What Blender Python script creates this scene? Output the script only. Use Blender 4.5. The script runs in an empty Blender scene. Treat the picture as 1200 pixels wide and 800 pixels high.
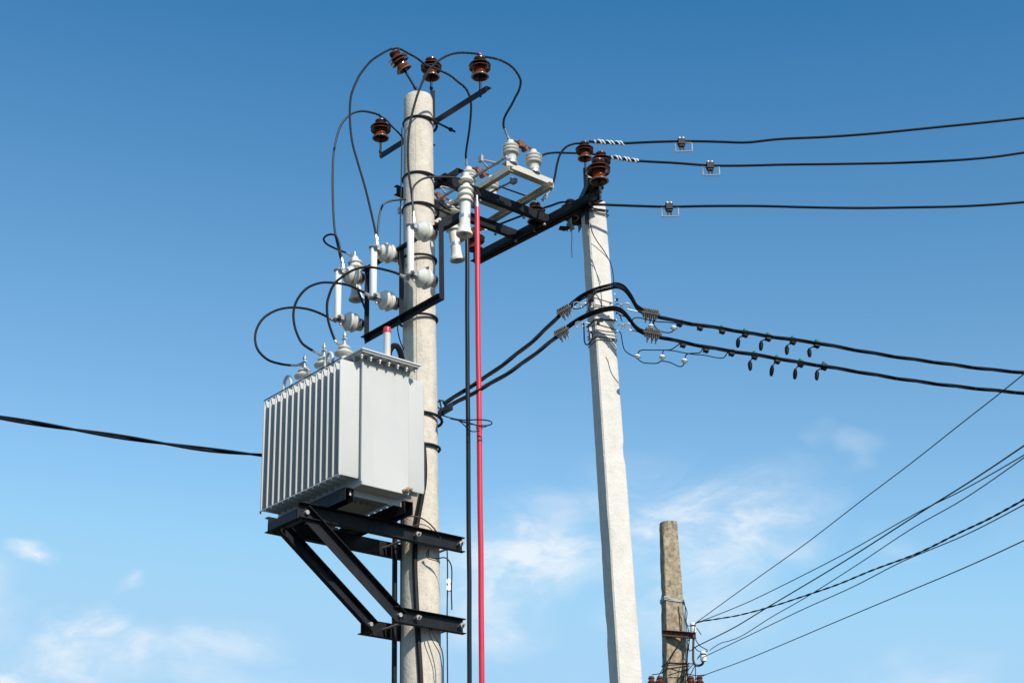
import bpy, math, random
from mathutils import Vector, Matrix, noise
random.seed(7)
V = Vector
sc = bpy.context.scene
col = sc.collection

# ------------------------------------------------------------------ camera
CAM = V((0, 0, 1.6)); FPX = 1898.7; PITCH = math.radians(23.995); ROLL = math.radians(1.734)
F = V((0, math.cos(PITCH), math.sin(PITCH)))
R0 = V((1, 0, 0)); U0 = V((0, -math.sin(PITCH), math.cos(PITCH)))
RT = R0*math.cos(ROLL) - U0*math.sin(ROLL)
UP = R0*math.sin(ROLL) + U0*math.cos(ROLL)
cd = bpy.data.cameras.new('camera'); cam = bpy.data.objects.new('camera', cd); col.objects.link(cam)
cam.matrix_world = Matrix((( RT.x, UP.x, -F.x, CAM.x), (RT.y, UP.y, -F.y, CAM.y), (RT.z, UP.z, -F.z, CAM.z), (0, 0, 0, 1)))
cd.sensor_width = 36; cd.lens = FPX*36/1200; cd.clip_start = 0.1; cd.clip_end = 5000
sc.camera = cam

# ------------------------------------------------------------------ world, sun, exposure
SUN_AZ, SUN_EL = math.radians(147.5), math.radians(37)
w = bpy.data.worlds.new('World'); sc.world = w; w.use_nodes = True
nt = w.node_tree; nt.nodes.clear()
def N(t, **k):
    n = nt.nodes.new(t)
    for a, b in k.items(): setattr(n, a, b)
    return n
out = N('ShaderNodeOutputWorld'); bg = N('ShaderNodeBackground'); bg.inputs['Strength'].default_value = 0.12
sky = N('ShaderNodeTexSky', sky_type='NISHITA', sun_disc=False)
sky.sun_elevation = SUN_EL; sky.sun_rotation = SUN_AZ; sky.altitude = 0; sky.air_density = 1.0; sky.dust_density = 0.6; sky.ozone_density = 3.2
tc = N('ShaderNodeTexCoord')
nt.links.new(bg.outputs[0], out.inputs[0])

def raydir(x, y): return (F + RT*((x-600)/FPX) - UP*((y-400)/FPX))
def mathn(op, a, b=None, c=None, clamp=False):
    n = N('ShaderNodeMath', operation=op, use_clamp=clamp)
    for i, q in enumerate((a, b, c)):
        if q is None: continue
        if isinstance(q, (int, float)): n.inputs[i].default_value = q
        else: nt.links.new(q, n.inputs[i])
    return n.outputs[0]
# thin cloud banks, placed by compass direction and height above the horizon
stretch = N('ShaderNodeVectorMath', operation='MULTIPLY'); stretch.inputs[1].default_value = (1, 1, 1.9)
nt.links.new(tc.outputs['Generated'], stretch.inputs[0])
warp = N('ShaderNodeTexNoise'); warp.inputs['Scale'].default_value = 9; warp.inputs['Detail'].default_value = 5
nt.links.new(stretch.outputs[0], warp.inputs['Vector'])
wsub = N('ShaderNodeVectorMath', operation='SUBTRACT'); wsub.inputs[1].default_value = (.5, .5, .5); nt.links.new(warp.outputs['Color'], wsub.inputs[0])
wsc = N('ShaderNodeVectorMath', operation='SCALE'); wsc.inputs['Scale'].default_value = 0.13; nt.links.new(wsub.outputs[0], wsc.inputs[0])
wadd = N('ShaderNodeVectorMath', operation='ADD'); nt.links.new(stretch.outputs[0], wadd.inputs[0]); nt.links.new(wsc.outputs[0], wadd.inputs[1])
blobs = [(605, 655, .090, 1.45), (640, 610, .06, .9), (595, 700, .065, 1.3), (570, 735, .045, .6), (850, 615, .090, 1.4), (905, 590, .05, .9), (785, 625, .085, 1.3), (830, 660, .07, .9), (960, 600, .035, .5), (700, 590, .05, .7), (930, 650, .04, .6),
         (90, 762, .070, .95), (180, 772, .055, .9), (30, 765, .05, .8), (100, 712, .034, 1.1), (145, 722, .030, .9), (235, 775, .040, .8), (12, 642, .024, 1.5), (0, 800, .04, 1.6), (60, 735, .045, .8), (130, 662, .013, .5), (290, 760, .04, .6),
         (988, 520, .028, .32), (985, 495, .014, .3), (1000, 545, .018, .25), (1080, 640, .03, .3), (250, 800, .05, .6), (1080, 795, .05, .5), (830, 720, .06, .7), (740, 560, .05, .4), (-150, 700, .09, 1.2), (1350, 620, .09, .9), (300, 860, .09, .9), (900, 880, .09, .9)]
acc = None
for bx_, by_, br_, bs_ in blobs:
    d_ = raydir(bx_, by_).normalized()
    dn = N('ShaderNodeVectorMath', operation='DISTANCE'); nt.links.new(wadd.outputs[0], dn.inputs[0]); dn.inputs[1].default_value = (d_.x, d_.y, d_.z*1.9)
    mr = N('ShaderNodeMapRange', interpolation_type='SMOOTHSTEP'); nt.links.new(dn.outputs['Value'], mr.inputs['Value'])
    mr.inputs['From Min'].default_value = 0; mr.inputs['From Max'].default_value = br_; mr.inputs['To Min'].default_value = bs_; mr.inputs['To Max'].default_value = 0
    acc = mr.outputs[0] if acc is None else mathn('MAXIMUM', acc, mr.outputs[0])
cn = N('ShaderNodeTexNoise'); cn.inputs['Scale'].default_value = 20; cn.inputs['Detail'].default_value = 10; cn.inputs['Roughness'].default_value = .6
nt.links.new(wadd.outputs[0], cn.inputs['Vector'])
cm = N('ShaderNodeMapRange', interpolation_type='SMOOTHSTEP'); nt.links.new(cn.outputs['Fac'], cm.inputs['Value'])
cm.inputs['From Min'].default_value = .30; cm.inputs['From Max'].default_value = .68; cm.inputs['To Min'].default_value = .22; cm.inputs['To Max'].default_value = 1
# a scatter of faint streaks all round the sky, so that it goes on alike outside the frame
cg = N('ShaderNodeTexNoise'); cg.inputs['Scale'].default_value = 3.4; cg.inputs['Detail'].default_value = 9; nt.links.new(wadd.outputs[0], cg.inputs['Vector'])
cgm = N('ShaderNodeMapRange', interpolation_type='SMOOTHSTEP'); nt.links.new(cg.outputs['Fac'], cgm.inputs['Value'])
cgm.inputs['From Min'].default_value = .69; cgm.inputs['From Max'].default_value = .9; cgm.inputs['To Max'].default_value = .4
cloud = mathn('ADD', mathn('MULTIPLY', acc, cm.outputs[0]), cgm.outputs[0], clamp=True)
sepz = N('ShaderNodeSeparateXYZ'); nt.links.new(tc.outputs['Generated'], sepz.inputs[0])
# the photograph's deep, saturated rendering of blue: one curve per channel over the whole sky
sc_ = N('ShaderNodeSeparateColor'); nt.links.new(sky.outputs[0], sc_.inputs[0]); tint = N('ShaderNodeCombineColor')
for ci, (ga, am, top) in enumerate(((2.42, -1.62, 3.25), (2.32, -1.70, 5.55), (1.87, -1.42, 7.75))):
    v_ = N('ShaderNodeMath', operation='SMOOTH_MIN'); nt.links.new(mathn('MAXIMUM', mathn('MULTIPLY_ADD', sc_.outputs[ci], ga, am), .12), v_.inputs[0]); v_.inputs[1].default_value = top; v_.inputs[2].default_value = .9
    nt.links.new(v_.outputs[0], tint.inputs[ci])
mixc = N('ShaderNodeMix', data_type='RGBA'); nt.links.new(mathn('MULTIPLY', cloud, .85), mixc.inputs['Factor'])
nt.links.new(tint.outputs[0], mixc.inputs['A']); mixc.inputs['B'].default_value = (7.3, 7.8, 8.3, 1)
nt.links.new(mixc.outputs['Result'], bg.inputs['Color'])

sl = bpy.data.lights.new('sun', 'SUN'); sun = bpy.data.objects.new('sun', sl); col.objects.link(sun)
sl.energy = 5.0; sl.angle = math.radians(0.5); sl.color = (1, .94, .84)
sdir = V((math.cos(SUN_EL)*math.sin(SUN_AZ), math.cos(SUN_EL)*math.cos(SUN_AZ), math.sin(SUN_EL)))
sun.rotation_euler = sdir.to_track_quat('Z', 'Y').to_euler(); sun.location = (20, -20, 30)
sc.view_settings.view_transform = 'Standard'; sc.view_settings.look = 'None'; sc.view_settings.exposure = 0; sc.view_settings.gamma = 1

# ------------------------------------------------------------------ survey frame
# A = long side of the transformer (runs away to the left), B = across it (runs away to the right), origin = foot of the round pole
AZ = math.radians(-41.065)
A = V((math.sin(AZ), math.cos(AZ), 0)); B = V((math.cos(AZ), -math.sin(AZ), 0)); Z = V((0, 0, 1))
PO = V((-0.7798, 12.4668, 0))
def W(u, v, z): return PO + A*u + B*v + Z*z
def plane(x, y, P, n):
    d = raydir(x, y); return CAM + d*(((P-CAM).dot(n))/d.dot(n))
def onz(x, y, z):
    d = raydir(x, y); return CAM + d*((z-1.6)/d.z)
def onu(x, y, u): return plane(x, y, PO+A*u, A)
def onv(x, y, v): return plane(x, y, PO+B*v, B)
def S(x, y, D):
    d = raydir(x, y); return CAM + d*(D/math.hypot(d.x, d.y))
def depth(P): return (P-CAM).dot(F)
def track(px, P0, P1):
    """points of a hanging wire between two surveyed ends, distance running evenly from one end to the other"""
    L = [0]
    for a, b in zip(px, px[1:]): L.append(L[-1]+math.hypot(b[0]-a[0], b[1]-a[1]))
    d0, d1 = depth(P0), depth(P1)
    return [CAM + raydir(*p)*(d0+(d1-d0)*l/L[-1]) for p, l in zip(px, L)]

# ------------------------------------------------------------------ materials
def mat(name, color, rough=.5, metal=0, spec=.5, bump=0, bscale=60, var=0, vscale=8, coat=0, stain=None, stain_amt=.5, sscale=3, sstretch=(1, 1, .25), pits=0):
    m = bpy.data.materials.new(name); m.use_nodes = True; t = m.node_tree; b = t.nodes['Principled BSDF']
    b.inputs['Base Color'].default_value = (*color, 1); b.inputs['Roughness'].default_value = rough; b.inputs['Metallic'].default_value = metal
    b.inputs['Specular IOR Level'].default_value = spec; b.inputs['Coat Weight'].default_value = coat; b.inputs['Coat Roughness'].default_value = .08
    c = t.nodes.new('ShaderNodeTexCoord'); cur = None
    def noise_(scale, detail=4, stretch=None, rough_=.55):
        n = t.nodes.new('ShaderNodeTexNoise'); n.inputs['Scale'].default_value = scale; n.inputs['Detail'].default_value = detail; n.inputs['Roughness'].default_value = rough_
        if stretch:
            mp = t.nodes.new('ShaderNodeMapping'); mp.inputs['Scale'].default_value = stretch; t.links.new(c.outputs['Object'], mp.inputs[0]); t.links.new(mp.outputs[0], n.inputs['Vector'])
        else: t.links.new(c.outputs['Object'], n.inputs['Vector'])
        return n.outputs['Fac']
    if var:
        r = t.nodes.new('ShaderNodeValToRGB'); r.color_ramp.elements[0].position = .3; r.color_ramp.elements[1].position = .7
        r.color_ramp.elements[0].color = (*[x*(1-var) for x in color], 1); r.color_ramp.elements[1].color = (*[min(1, x*(1+var)) for x in color], 1)
        t.links.new(noise_(vscale, 6), r.inputs[0]); cur = r.outputs[0]
    if stain:
        mx = t.nodes.new('ShaderNodeMix'); mx.data_type = 'RGBA'
        mr = t.nodes.new('ShaderNodeMapRange'); mr.interpolation_type = 'SMOOTHSTEP'; mr.inputs['From Min'].default_value = .5; mr.inputs['From Max'].default_value = .72; mr.inputs['To Max'].default_value = stain_amt
        t.links.new(noise_(sscale, 8, sstretch, .65), mr.inputs['Value']); t.links.new(mr.outputs[0], mx.inputs['Factor'])
        if cur: t.links.new(cur, mx.inputs['A'])
        else: mx.inputs['A'].default_value = (*color, 1)
        mx.inputs['B'].default_value = (*stain, 1); cur = mx.outputs['Result']
    if pits:
        vo = t.nodes.new('ShaderNodeTexVoronoi'); vo.inputs['Scale'].default_value = 22; t.links.new(c.outputs['Object'], vo.inputs['Vector'])
        mr = t.nodes.new('ShaderNodeMapRange'); mr.inputs['From Min'].default_value = .06; mr.inputs['From Max'].default_value = .16; mr.inputs['To Min'].default_value = pits; mr.inputs['To Max'].default_value = 0
        t.links.new(vo.outputs['Distance'], mr.inputs['Value'])
        mx = t.nodes.new('ShaderNodeMix'); mx.data_type = 'RGBA'; t.links.new(mr.outputs[0], mx.inputs['Factor'])
        if cur: t.links.new(cur, mx.inputs['A'])
        else: mx.inputs['A'].default_value = (*color, 1)
        mx.inputs['B'].default_value = (*[x*.35 for x in color], 1); cur = mx.outputs['Result']
    if cur: t.links.new(cur, b.inputs['Base Color'])
    if bump:
        bp = t.nodes.new('ShaderNodeBump'); bp.inputs['Strength'].default_value = bump; bp.inputs['Distance'].default_value = .01
        t.links.new(noise_(bscale, 5), bp.inputs['Height']); t.links.new(bp.outputs[0], b.inputs['Normal'])
    return m
M_CONC = mat('concrete_round', (.60, .535, .455), .9, spec=.2, bump=.5, bscale=45, var=.10, vscale=14, stain=(.38, .345, .29), stain_amt=.5, sscale=11, pits=.65)
M_CONCW = mat('concrete_white', (.64, .60, .55), .9, spec=.2, bump=.45, bscale=40, var=.07, vscale=10, stain=(.42, .40, .36), stain_amt=.35, sscale=7, pits=.35)
M_CONCO = mat('concrete_old', (.34, .275, .195), .95, spec=.1, bump=1.0, bscale=26, var=.42, vscale=20, stain=(.085, .075, .055), stain_amt=.8, sscale=11, sstretch=(1, 1, .5), pits=.5)
def add_patch(m, color, scale, lo, hi, amt):
    t = m.node_tree; b = t.nodes['Principled BSDF']; src = b.inputs['Base Color'].links[0].from_socket
    c = t.nodes.new('ShaderNodeTexCoord'); n = t.nodes.new('ShaderNodeTexNoise'); n.inputs['Scale'].default_value = scale; n.inputs['Detail'].default_value = 9; n.inputs['Roughness'].default_value = .7
    t.links.new(c.outputs['Object'], n.inputs['Vector'])
    mr = t.nodes.new('ShaderNodeMapRange'); mr.interpolation_type = 'SMOOTHSTEP'; mr.inputs['From Min'].default_value = lo; mr.inputs['From Max'].default_value = hi; mr.inputs['To Max'].default_value = amt
    t.links.new(n.outputs['Fac'], mr.inputs['Value']); mx = t.nodes.new('ShaderNodeMix'); mx.data_type = 'RGBA'; t.links.new(mr.outputs[0], mx.inputs['Factor'])
    t.links.new(src, mx.inputs['A']); mx.inputs['B'].default_value = (*color, 1); t.links.new(mx.outputs['Result'], b.inputs['Base Color'])
add_patch(M_CONCO, (.40, .24, .08), 3.5, .54, .68, .6)
add_patch(M_CONC, (.30, .265, .21), 30, .60, .72, .6)
add_patch(M_CONC, (.70, .65, .57), 13, .56, .70, .5)
add_patch(M_CONCW, (.40, .37, .32), 26, .64, .74, .45)
M_LICH = mat('concrete_lichen', (.42, .28, .10), .95, bump=.9, bscale=40, var=.3, vscale=30)
M_GREY = mat('transformer_paint', (.53, .525, .51), .5, spec=.25, bump=.06, bscale=25, var=.03, vscale=3, stain=(.45, .45, .43), stain_amt=.3, sscale=5, sstretch=(1, 1, .12))
M_BEIGE = mat('switch_frame_paint', (.56, .53, .45), .5, bump=.1, bscale=50, var=.06, vscale=12, stain=(.35, .28, .18), stain_amt=.25, sscale=12)
add_patch(M_GREY, (.40, .39, .36), 40, .70, .76, .35)
M_BLACK = mat('black_painted_steel', (.009, .010, .013), .5, spec=.28, bump=.12, bscale=60, var=.3, vscale=12, stain=(.03, .028, .026), stain_amt=.35, sscale=12)
M_RUST = mat('rusty_steel', (.11, .055, .035), .8, metal=.2, bump=.5, bscale=60, var=.4, vscale=25)
M_COPPER = mat('tarnished_copper', (.22, .10, .065), .55, metal=.6, bump=.4, bscale=80, var=.4, vscale=40)
M_BROWN = mat('brown_glaze', (.135, .032, .010), .2, spec=.6, coat=.6, var=.2, vscale=10)
M_BRIM = mat('bare_porcelain_rim', (.42, .33, .26), .6)
M_PORC = mat('grey_white_porcelain', (.64, .62, .56), .22, spec=.55, coat=.35, var=.05, vscale=14, stain=(.40, .37, .31), stain_amt=.3, sscale=14)
M_TUBE = mat('fuse_tube_white', (.78, .76, .71), .35, var=.04, vscale=14)
M_SIL = mat('silicone_cream', (.70, .665, .58), .45, var=.05, vscale=14)
M_ALU = mat('aluminium', (.66, .66, .67), .33, metal=.85, bump=.15, bscale=90, var=.15, vscale=30)
M_ZINC = mat('galvanised_steel', (.46, .46, .46), .5, metal=.6, bump=.2, bscale=80, var=.2, vscale=40)
M_WHITE = mat('white_wire_wrap', (.80, .80, .79), .5)
M_CABLE = mat('black_cable', (.007, .0075, .009), .5, spec=.22, var=.2, vscale=20)
M_PIPE = mat('black_plastic_pipe', (.007, .0075, .009), .22, spec=.5)
M_CABLEG = mat('weathered_cable', (.018, .019, .021), .45, spec=.3, var=.25, vscale=20)
M_TWIST = mat('grey_black_insulation', (.007, .0075, .009), .55, spec=.14, var=.3, vscale=20)
M_BLOCK = mat('weathered_grey_connector', (.13, .12, .105), .7, bump=.6, bscale=70, var=.45, vscale=45)
M_RED = mat('red_plastic', (.62, .03, .055), .3, spec=.5, var=.06, vscale=4)
M_PINK = mat('pink_cap', (.75, .12, .22), .4)
M_GREEN = mat('green_plastic', (.02, .20, .12), .4)
M_BRASS = mat('aged_brass', (.55, .38, .26), .4, metal=.6, var=.2, vscale=40)
M_GRASS = mat('dry_grass_ground', (.038, .040, .026), .95, bump=.6, bscale=3, var=.3, vscale=.6, stain=(.07, .06, .045), stain_amt=.7, sscale=.08, sstretch=(1, 1, 1))

# ------------------------------------------------------------------ mesh builder
class MB:
    def __init__(s): s.v = []; s.f = []
    def add(s, vs, fs):
        o = len(s.v); s.v += [V(p) for p in vs]; s.f += [[i+o for i in f] for f in fs]; return s
    def box(s, c, x, y, z):          # centre and three half-edge vectors
        c, x, y, z = V(c), V(x), V(y), V(z)
        vs = [c+x*i+y*j+z*k for i in (-1, 1) for j in (-1, 1) for k in (-1, 1)]
        fs = [[0, 1, 3, 2], [4, 6, 7, 5], [0, 4, 5, 1], [2, 3, 7, 6], [0, 2, 6, 4], [1, 5, 7, 3]]
        if x.cross(y).dot(z) < 0: fs = [f[::-1] for f in fs]
        return s.add(vs, fs)
    def prism(s, prof, P0, P1, xd, yd):   # closed 2D outline swept from P0 to P1
        P0, P1 = V(P0), V(P1); n = len(prof)
        vs = [P + xd*a + yd*b for P in (P0, P1) for a, b in prof]
        fs = [[i, (i+1) % n, n+(i+1) % n, n+i] for i in range(n)] + [list(range(n))[::-1], list(range(n, 2*n))]
        if xd.cross(yd).dot(P1-P0) < 0: fs = [f[::-1] for f in fs]
        return s.add(vs, fs)
    def tube(s, pts, r, n=8):
        pts = [V(p) for p in pts]; m = len(pts); vs = []; fs = []
        t = (pts[1]-pts[0]).normalized(); ref = Z if abs(t.z) < .9 else V((1, 0, 0)); nx = t.cross(ref).normalized()
        for i, p in enumerate(pts):
            t = (pts[min(i+1, m-1)]-pts[max(i-1, 0)]).normalized(); nx = (nx - t*nx.dot(t)).normalized(); ny = t.cross(nx)
            rr = r[i] if isinstance(r, (list, tuple)) else r
            for k in range(n):
                a = 2*math.pi*k/n; vs.append(p+(nx*math.cos(a)+ny*math.sin(a))*rr)
        for i in range(m-1):
            for k in range(n): fs.append([i*n+k, i*n+(k+1) % n, (i+1)*n+(k+1) % n, (i+1)*n+k])
        fs.append(list(range(n))[::-1]); fs.append([(m-1)*n+k for k in range(n)])
        return s.add(vs, fs)
    def lathe(s, prof, O, ax, n=24):      # (radius, height) outline turned about an axis
        O, ax = V(O), V(ax).normalized(); ref = Z if abs(ax.z) < .9 else V((1, 0, 0)); x = ax.cross(ref).normalized(); y = ax.cross(x)
        vs = []; fs = []
        for r, h in prof:
            for k in range(n):
                a = 2*math.pi*k/n; vs.append(O+ax*h+(x*math.cos(a)+y*math.sin(a))*max(r, 1e-4))
        for i in range(len(prof)-1):
            for k in range(n): fs.append([i*n+k, i*n+(k+1) % n, (i+1)*n+(k+1) % n, (i+1)*n+k])
        return s.add(vs, fs)
    def ring(s, C, ax, R, r, n=40, m=8, a0=0, a1=2*math.pi, e=1.0):
        C, ax = V(C), V(ax).normalized(); ref = Z if abs(ax.z) < .9 else A; x = (ref - ax*ref.dot(ax)).normalized(); y = ax.cross(x)
        pts = [C+(x*math.cos(a0+(a1-a0)*i/n)*e+y*math.sin(a0+(a1-a0)*i/n))*R for i in range(n+1)]
        return s.tube(pts, r, m)
    def mesh(s, name, m, sharp=38, org=None):
        me = bpy.data.meshes.new(name); o = org or V((0, 0, 0))
        me.from_pydata([tuple(p-o) for p in s.v], [], s.f); me.materials.append(m)
        me.polygons.foreach_set('use_smooth', [True]*len(me.polygons)); me.set_sharp_from_angle(angle=math.radians(sharp)); me.update()
        return me
def part(name, mb, m, parent, label=None, bev=0, kind=None):
    """a piece built in world coordinates, hung under its thing"""
    org = world_of(parent)
    o = bpy.data.objects.new(name, mb.mesh(name, m, org=org)); col.objects.link(o); o.parent = parent
    if label: o['label'] = label
    if kind: o['kind'] = kind
    if bev:
        b = o.modifiers.new('bevel', 'BEVEL'); b.width = bev; b.segments = 2; b.limit_method = 'ANGLE'
    return o
def world_of(o):
    p = V((0, 0, 0))
    while o is not None: p = p + o.location; o = o.parent
    return p
def thing(name, label, cat, loc, group=None):
    o = bpy.data.objects.new(name, None); col.objects.link(o); o.location = V(loc); o.empty_display_size = .1
    o['label'] = label; o['category'] = cat
    if group: o['group'] = group
    return o
def solo(name, mb, m, label, cat, loc=None, group=None, bev=0):
    loc = V(loc) if loc is not None else mb.v[0].copy()
    o = bpy.data.objects.new(name, mb.mesh(name, m, org=loc)); col.objects.link(o); o.location = loc
    o['label'] = label; o['category'] = cat
    if group: o['group'] = group
    if bev:
        b = o.modifiers.new('bevel', 'BEVEL'); b.width = bev; b.segments = 2; b.limit_method = 'ANGLE'
    return o
def dup(root, loc, label, rot=None, scale=None, group=None):
    def cp(o, par):
        c = o.copy(); col.objects.link(c); c.parent = par
        for ch in list(o.children): cp(ch, c)
        return c
    c = cp(root, None); c.location = V(loc); c['label'] = label
    if rot is not None: c.rotation_mode = 'QUATERNION'; c.rotation_quaternion = rot
    if scale: c.scale = (scale,)*3
    if group: c['group'] = group
    return c
def smooth(pts, k=6):
    P = [V(p) for p in pts]; P = [P[0]*2-P[1]] + P + [P[-1]*2-P[-2]]; o = []
    for i in range(1, len(P)-2):
        for j in range(k):
            t = j/k; a, b, c, d = P[i-1:i+3]
            o.append(((b*2)+(c-a)*t+(a*2-b*5+c*4-d)*t*t+(b*3-a-c*3+d)*t**3)*.5)
    o.append(P[-2]); return o
def helix(path, R, r, pitch, phase=0, n=6, step=.012):
    """a strand wound about a path"""
    pts = [path[0]]; 
    for a, b in zip(path, path[1:]):
        L = (b-a).length; k = max(1, int(L/step))
        for i in range(1, k+1): pts.append(a.lerp(b, i/k))
    t = (pts[1]-pts[0]).normalized(); nx = t.cross(Z).normalized(); s = 0; o = []
    for i, p in enumerate(pts):
        t = (pts[min(i+1, len(pts)-1)]-pts[max(i-1, 0)]).normalized(); nx = (nx-t*nx.dot(t)).normalized(); ny = t.cross(nx)
        if i: s += (pts[i]-pts[i-1]).length
        a = 2*math.pi*s/pitch+phase; o.append(p+(nx*math.cos(a)+ny*math.sin(a))*R)
    return MB().tube(o, r, n)
def Lp(w_, h, t): return [(0, 0), (w_, 0), (w_, t), (t, t), (t, h), (0, h)]
def Cp(h, b, t): return [(0, -h/2), (b, -h/2), (b, -h/2+t), (t, -h/2+t), (t, h/2-t), (b, h/2-t), (b, h/2), (0, h/2)]

# ------------------------------------------------------------------ ground
g = MB(); n = 24; Sz = 1500
g.add([((i/n-.5)*2*Sz, (j/n-.5)*2*Sz, 0) for j in range(n+1) for i in range(n+1)], [[j*(n+1)+i, j*(n+1)+i+1, (j+1)*(n+1)+i+1, (j+1)*(n+1)+i] for j in range(n) for i in range(n)])
go = bpy.data.objects.new('ground', g.mesh('ground', M_GRASS)); col.objects.link(go); go['kind'] = 'structure'

# ------------------------------------------------------------------ round concrete pole
ZTOP = S(490, 104, 12.467-.12).z
def prad(z): return .178 - (z/ZTOP)*.048
def rough_lathe(prof, n, amp):
    mb = MB().lathe(prof, PO, Z, n)
    for p in mb.v:
        d = p-PO; rr = math.hypot(d.x, d.y)
        if rr > .02:
            k = 1+amp*noise.noise(V((p.x*7, p.y*7, p.z*2.2)))/rr+.25*amp*noise.noise(p*40)/rr
            p.x = PO.x+d.x*k; p.y = PO.y+d.y*k
    return mb
prof = [(prad(z*.1), z*.1) for z in range(0, int(ZTOP*10))] + [(prad(ZTOP), ZTOP-.035), (prad(ZTOP)-.008, ZTOP-.008), (prad(ZTOP)-.025, ZTOP), (.06, ZTOP-.002), (.058, ZTOP-.1), (.0, ZTOP-.1)]
pole = thing('utility_pole', 'round tapering concrete pole carrying the grey transformer, left of the white pole', 'utility pole', PO)
part('shaft', rough_lathe(prof, 48, .0035), M_CONC, pole)
mb = MB()
sd = V((-.02, -1, 0)).normalized()
pts = [PO+V((-.012+.004*noise.noise(V((0, 0, z*.13))), -prad(z*.1)-.0005, z*.1)) for z in range(0, int(ZTOP*10))]
part('mould_seam', MB().tube(pts, .0032, 5), M_CONC, pole)
def band(parent, z, r=.0115, name='clamp_ring', tail=None, tilt=(0, 0), mtl=None, lift=.012):
    ax = V((tilt[0], tilt[1], 1)).normalized()
    return part(name, MB().ring(PO+Z*z, ax, prad(z)+lift, r, 44, 8), mtl or M_BLACK, parent)

def zfront(y, x=490): return S(x, y, 12.467-.16).z

# ------------------------------------------------------------------ brown pin insulator, local: origin at pin foot, z up
PIN = .085
BPROF = [(.030, PIN+.06), (.048, PIN+.055), (.066, PIN+.006), (.073, PIN), (.080, PIN+.003), (.080, PIN+.008), (.068, PIN+.022), (.058, PIN+.036), (.054, PIN+.050), (.053, PIN+.100),
         (.070, PIN+.096), (.086, PIN+.087), (.092, PIN+.084), (.095, PIN+.086), (.094, PIN+.090), (.080, PIN+.098), (.057, PIN+.108), (.054, PIN+.136), (.072, PIN+.130), (.089, PIN+.121), (.095, PIN+.118), (.098, PIN+.120), (.097, PIN+.124),
         (.082, PIN+.134), (.058, PIN+.145), (.049, PIN+.151), (.044, PIN+.162), (.044, PIN+.180), (.053, PIN+.184), (.053, PIN+.193), (.044, PIN+.202), (.020, PIN+.207), (0, PIN+.208)]
def pin_insulator(label, loc, group, pin=PIN, axis=None, scale=1, cap=None):
    t = thing('pin_insulator', label, 'insulator', loc, group)
    pr_ = [(r, h-PIN+pin) for r, h in BPROF]
    rim = [(.066, pin-.001), (.0715, pin-.003), (.0795, pin+.001), (.0800, pin+.007), (.0775, pin+.0085)]
    def lp(name, mb, m):
        o = bpy.data.objects.new(name, mb.mesh(name, m)); col.objects.link(o); o.parent = t; return o
    lp('porcelain_body', MB().lathe(pr_, (0, 0, 0), Z, 56), M_BROWN)
    lp('bottom_rim', MB().lathe(rim, (0, 0, 0), Z, 32), M_BRIM)
    lp('pin', MB().tube([V((0, 0, -.05)), V((0, 0, pin+.06))], .011, 10), M_BLACK)
    lp('nut', MB().lathe([(0, .020), (.018, .020), (.018, 0), (0, 0)], (0, 0, 0), Z, 6), M_BLACK)
    hh = pin+.172
    tie = MB().ring((0, 0, hh-.006), Z, .048, .0045, 24, 6); tie.ring((0, 0, hh+.003), Z, .048, .0045, 24, 6)
    lp('tie_wire', tie, M_CABLEG)
    if cap: lp('cap', MB().lathe([(.018, pin+.205), (.018, pin+.238), (.010, pin+.246), (0, pin+.247)], (0, 0, 0), Z, 10), cap)
    t.scale = (scale,)*3
    if axis: t.rotation_mode = 'QUATERNION'; t.rotation_quaternion = V((0, 0, 1)).rotation_difference(V(axis).normalized())
    return t
GT = 'brown pin insulators on the round pole'
GR = 'brown pin insulators around the white pole'

# top crossarm (behind the pole) with its clamp
za = 9.39
arm = thing('crossarm', 'black angle-iron crossarm clamped near the top of the round pole', 'crossarm', W(0, .17, za))
def Apt(x, y, v=.17): return onv(x, y, v)
a0, a1 = W(.80, .165, za+.055), W(-.76, .165, za)
part('angle_bar', MB().prism(Lp(.06, .065, .006), a0, a1, B, Z*-1), M_BLACK, arm, bev=.0015)
ztr = zfront(131)
part('clamp_ring', MB().ring(PO+Z*(ztr-.02)+B*.02, V((B.x*.06, B.y*.06, 1)), prad(ztr)+.018, .0125, 44, 8), M_BLACK, arm)
for k in (-1, 1):
    part('threaded_end', MB().tube([W(-.15*k, .02, ztr-.03), W(-.15*k, .20, ztr-.045), W(-.15*k, .30, ztr-.055)], .010, 8), M_BLACK, arm)
    part('nut', MB().lathe([(0, -.012), (.019, -.012), (.019, .012), (0, .012)], W(-.15*k, .25, ztr-.05), B, 6), M_BLACK, arm)
P_L = onv(446, 179, .20); P_R = onv(563, 108, .20)
iL = pin_insulator('lowest brown pin insulator of the round pole, on the left end of its top crossarm', P_L, GT, pin=.155)
iR = pin_insulator('brown pin insulator with pink cap on the right end of the top crossarm', P_R, GT, pin=.155, cap=M_PINK)
P_M = S(505.5, 104, 12.467+.19); iM = pin_insulator('brown upright pin insulator just behind the round pole top', P_M, GT, pin=.12)
P_T = S(487, 104, 12.467-.02)
tx = (S(457, 54, 12.467-.12)-P_T)
iT = pin_insulator('brown pin insulator leaning left over the round pole top', P_T, GT, pin=.205, axis=tx, scale=.98)
pt_ = thing('pin_bracket', 'black strap bracket holding two pins against the round pole top', 'bracket', W(0, 0, ZTOP-.2))
part('strap', MB().box(S(507.5, 125, 12.467+.15), V((.018, 0, 0)), V((0, .006, 0)), Z*.17), M_BLACK, pt_)
part('strap', MB().box(P_T+V((.02, .06, -.1)), V((.018, 0, 0)), V((0, .006, 0)), Z*.12), M_BLACK, pt_)

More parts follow.
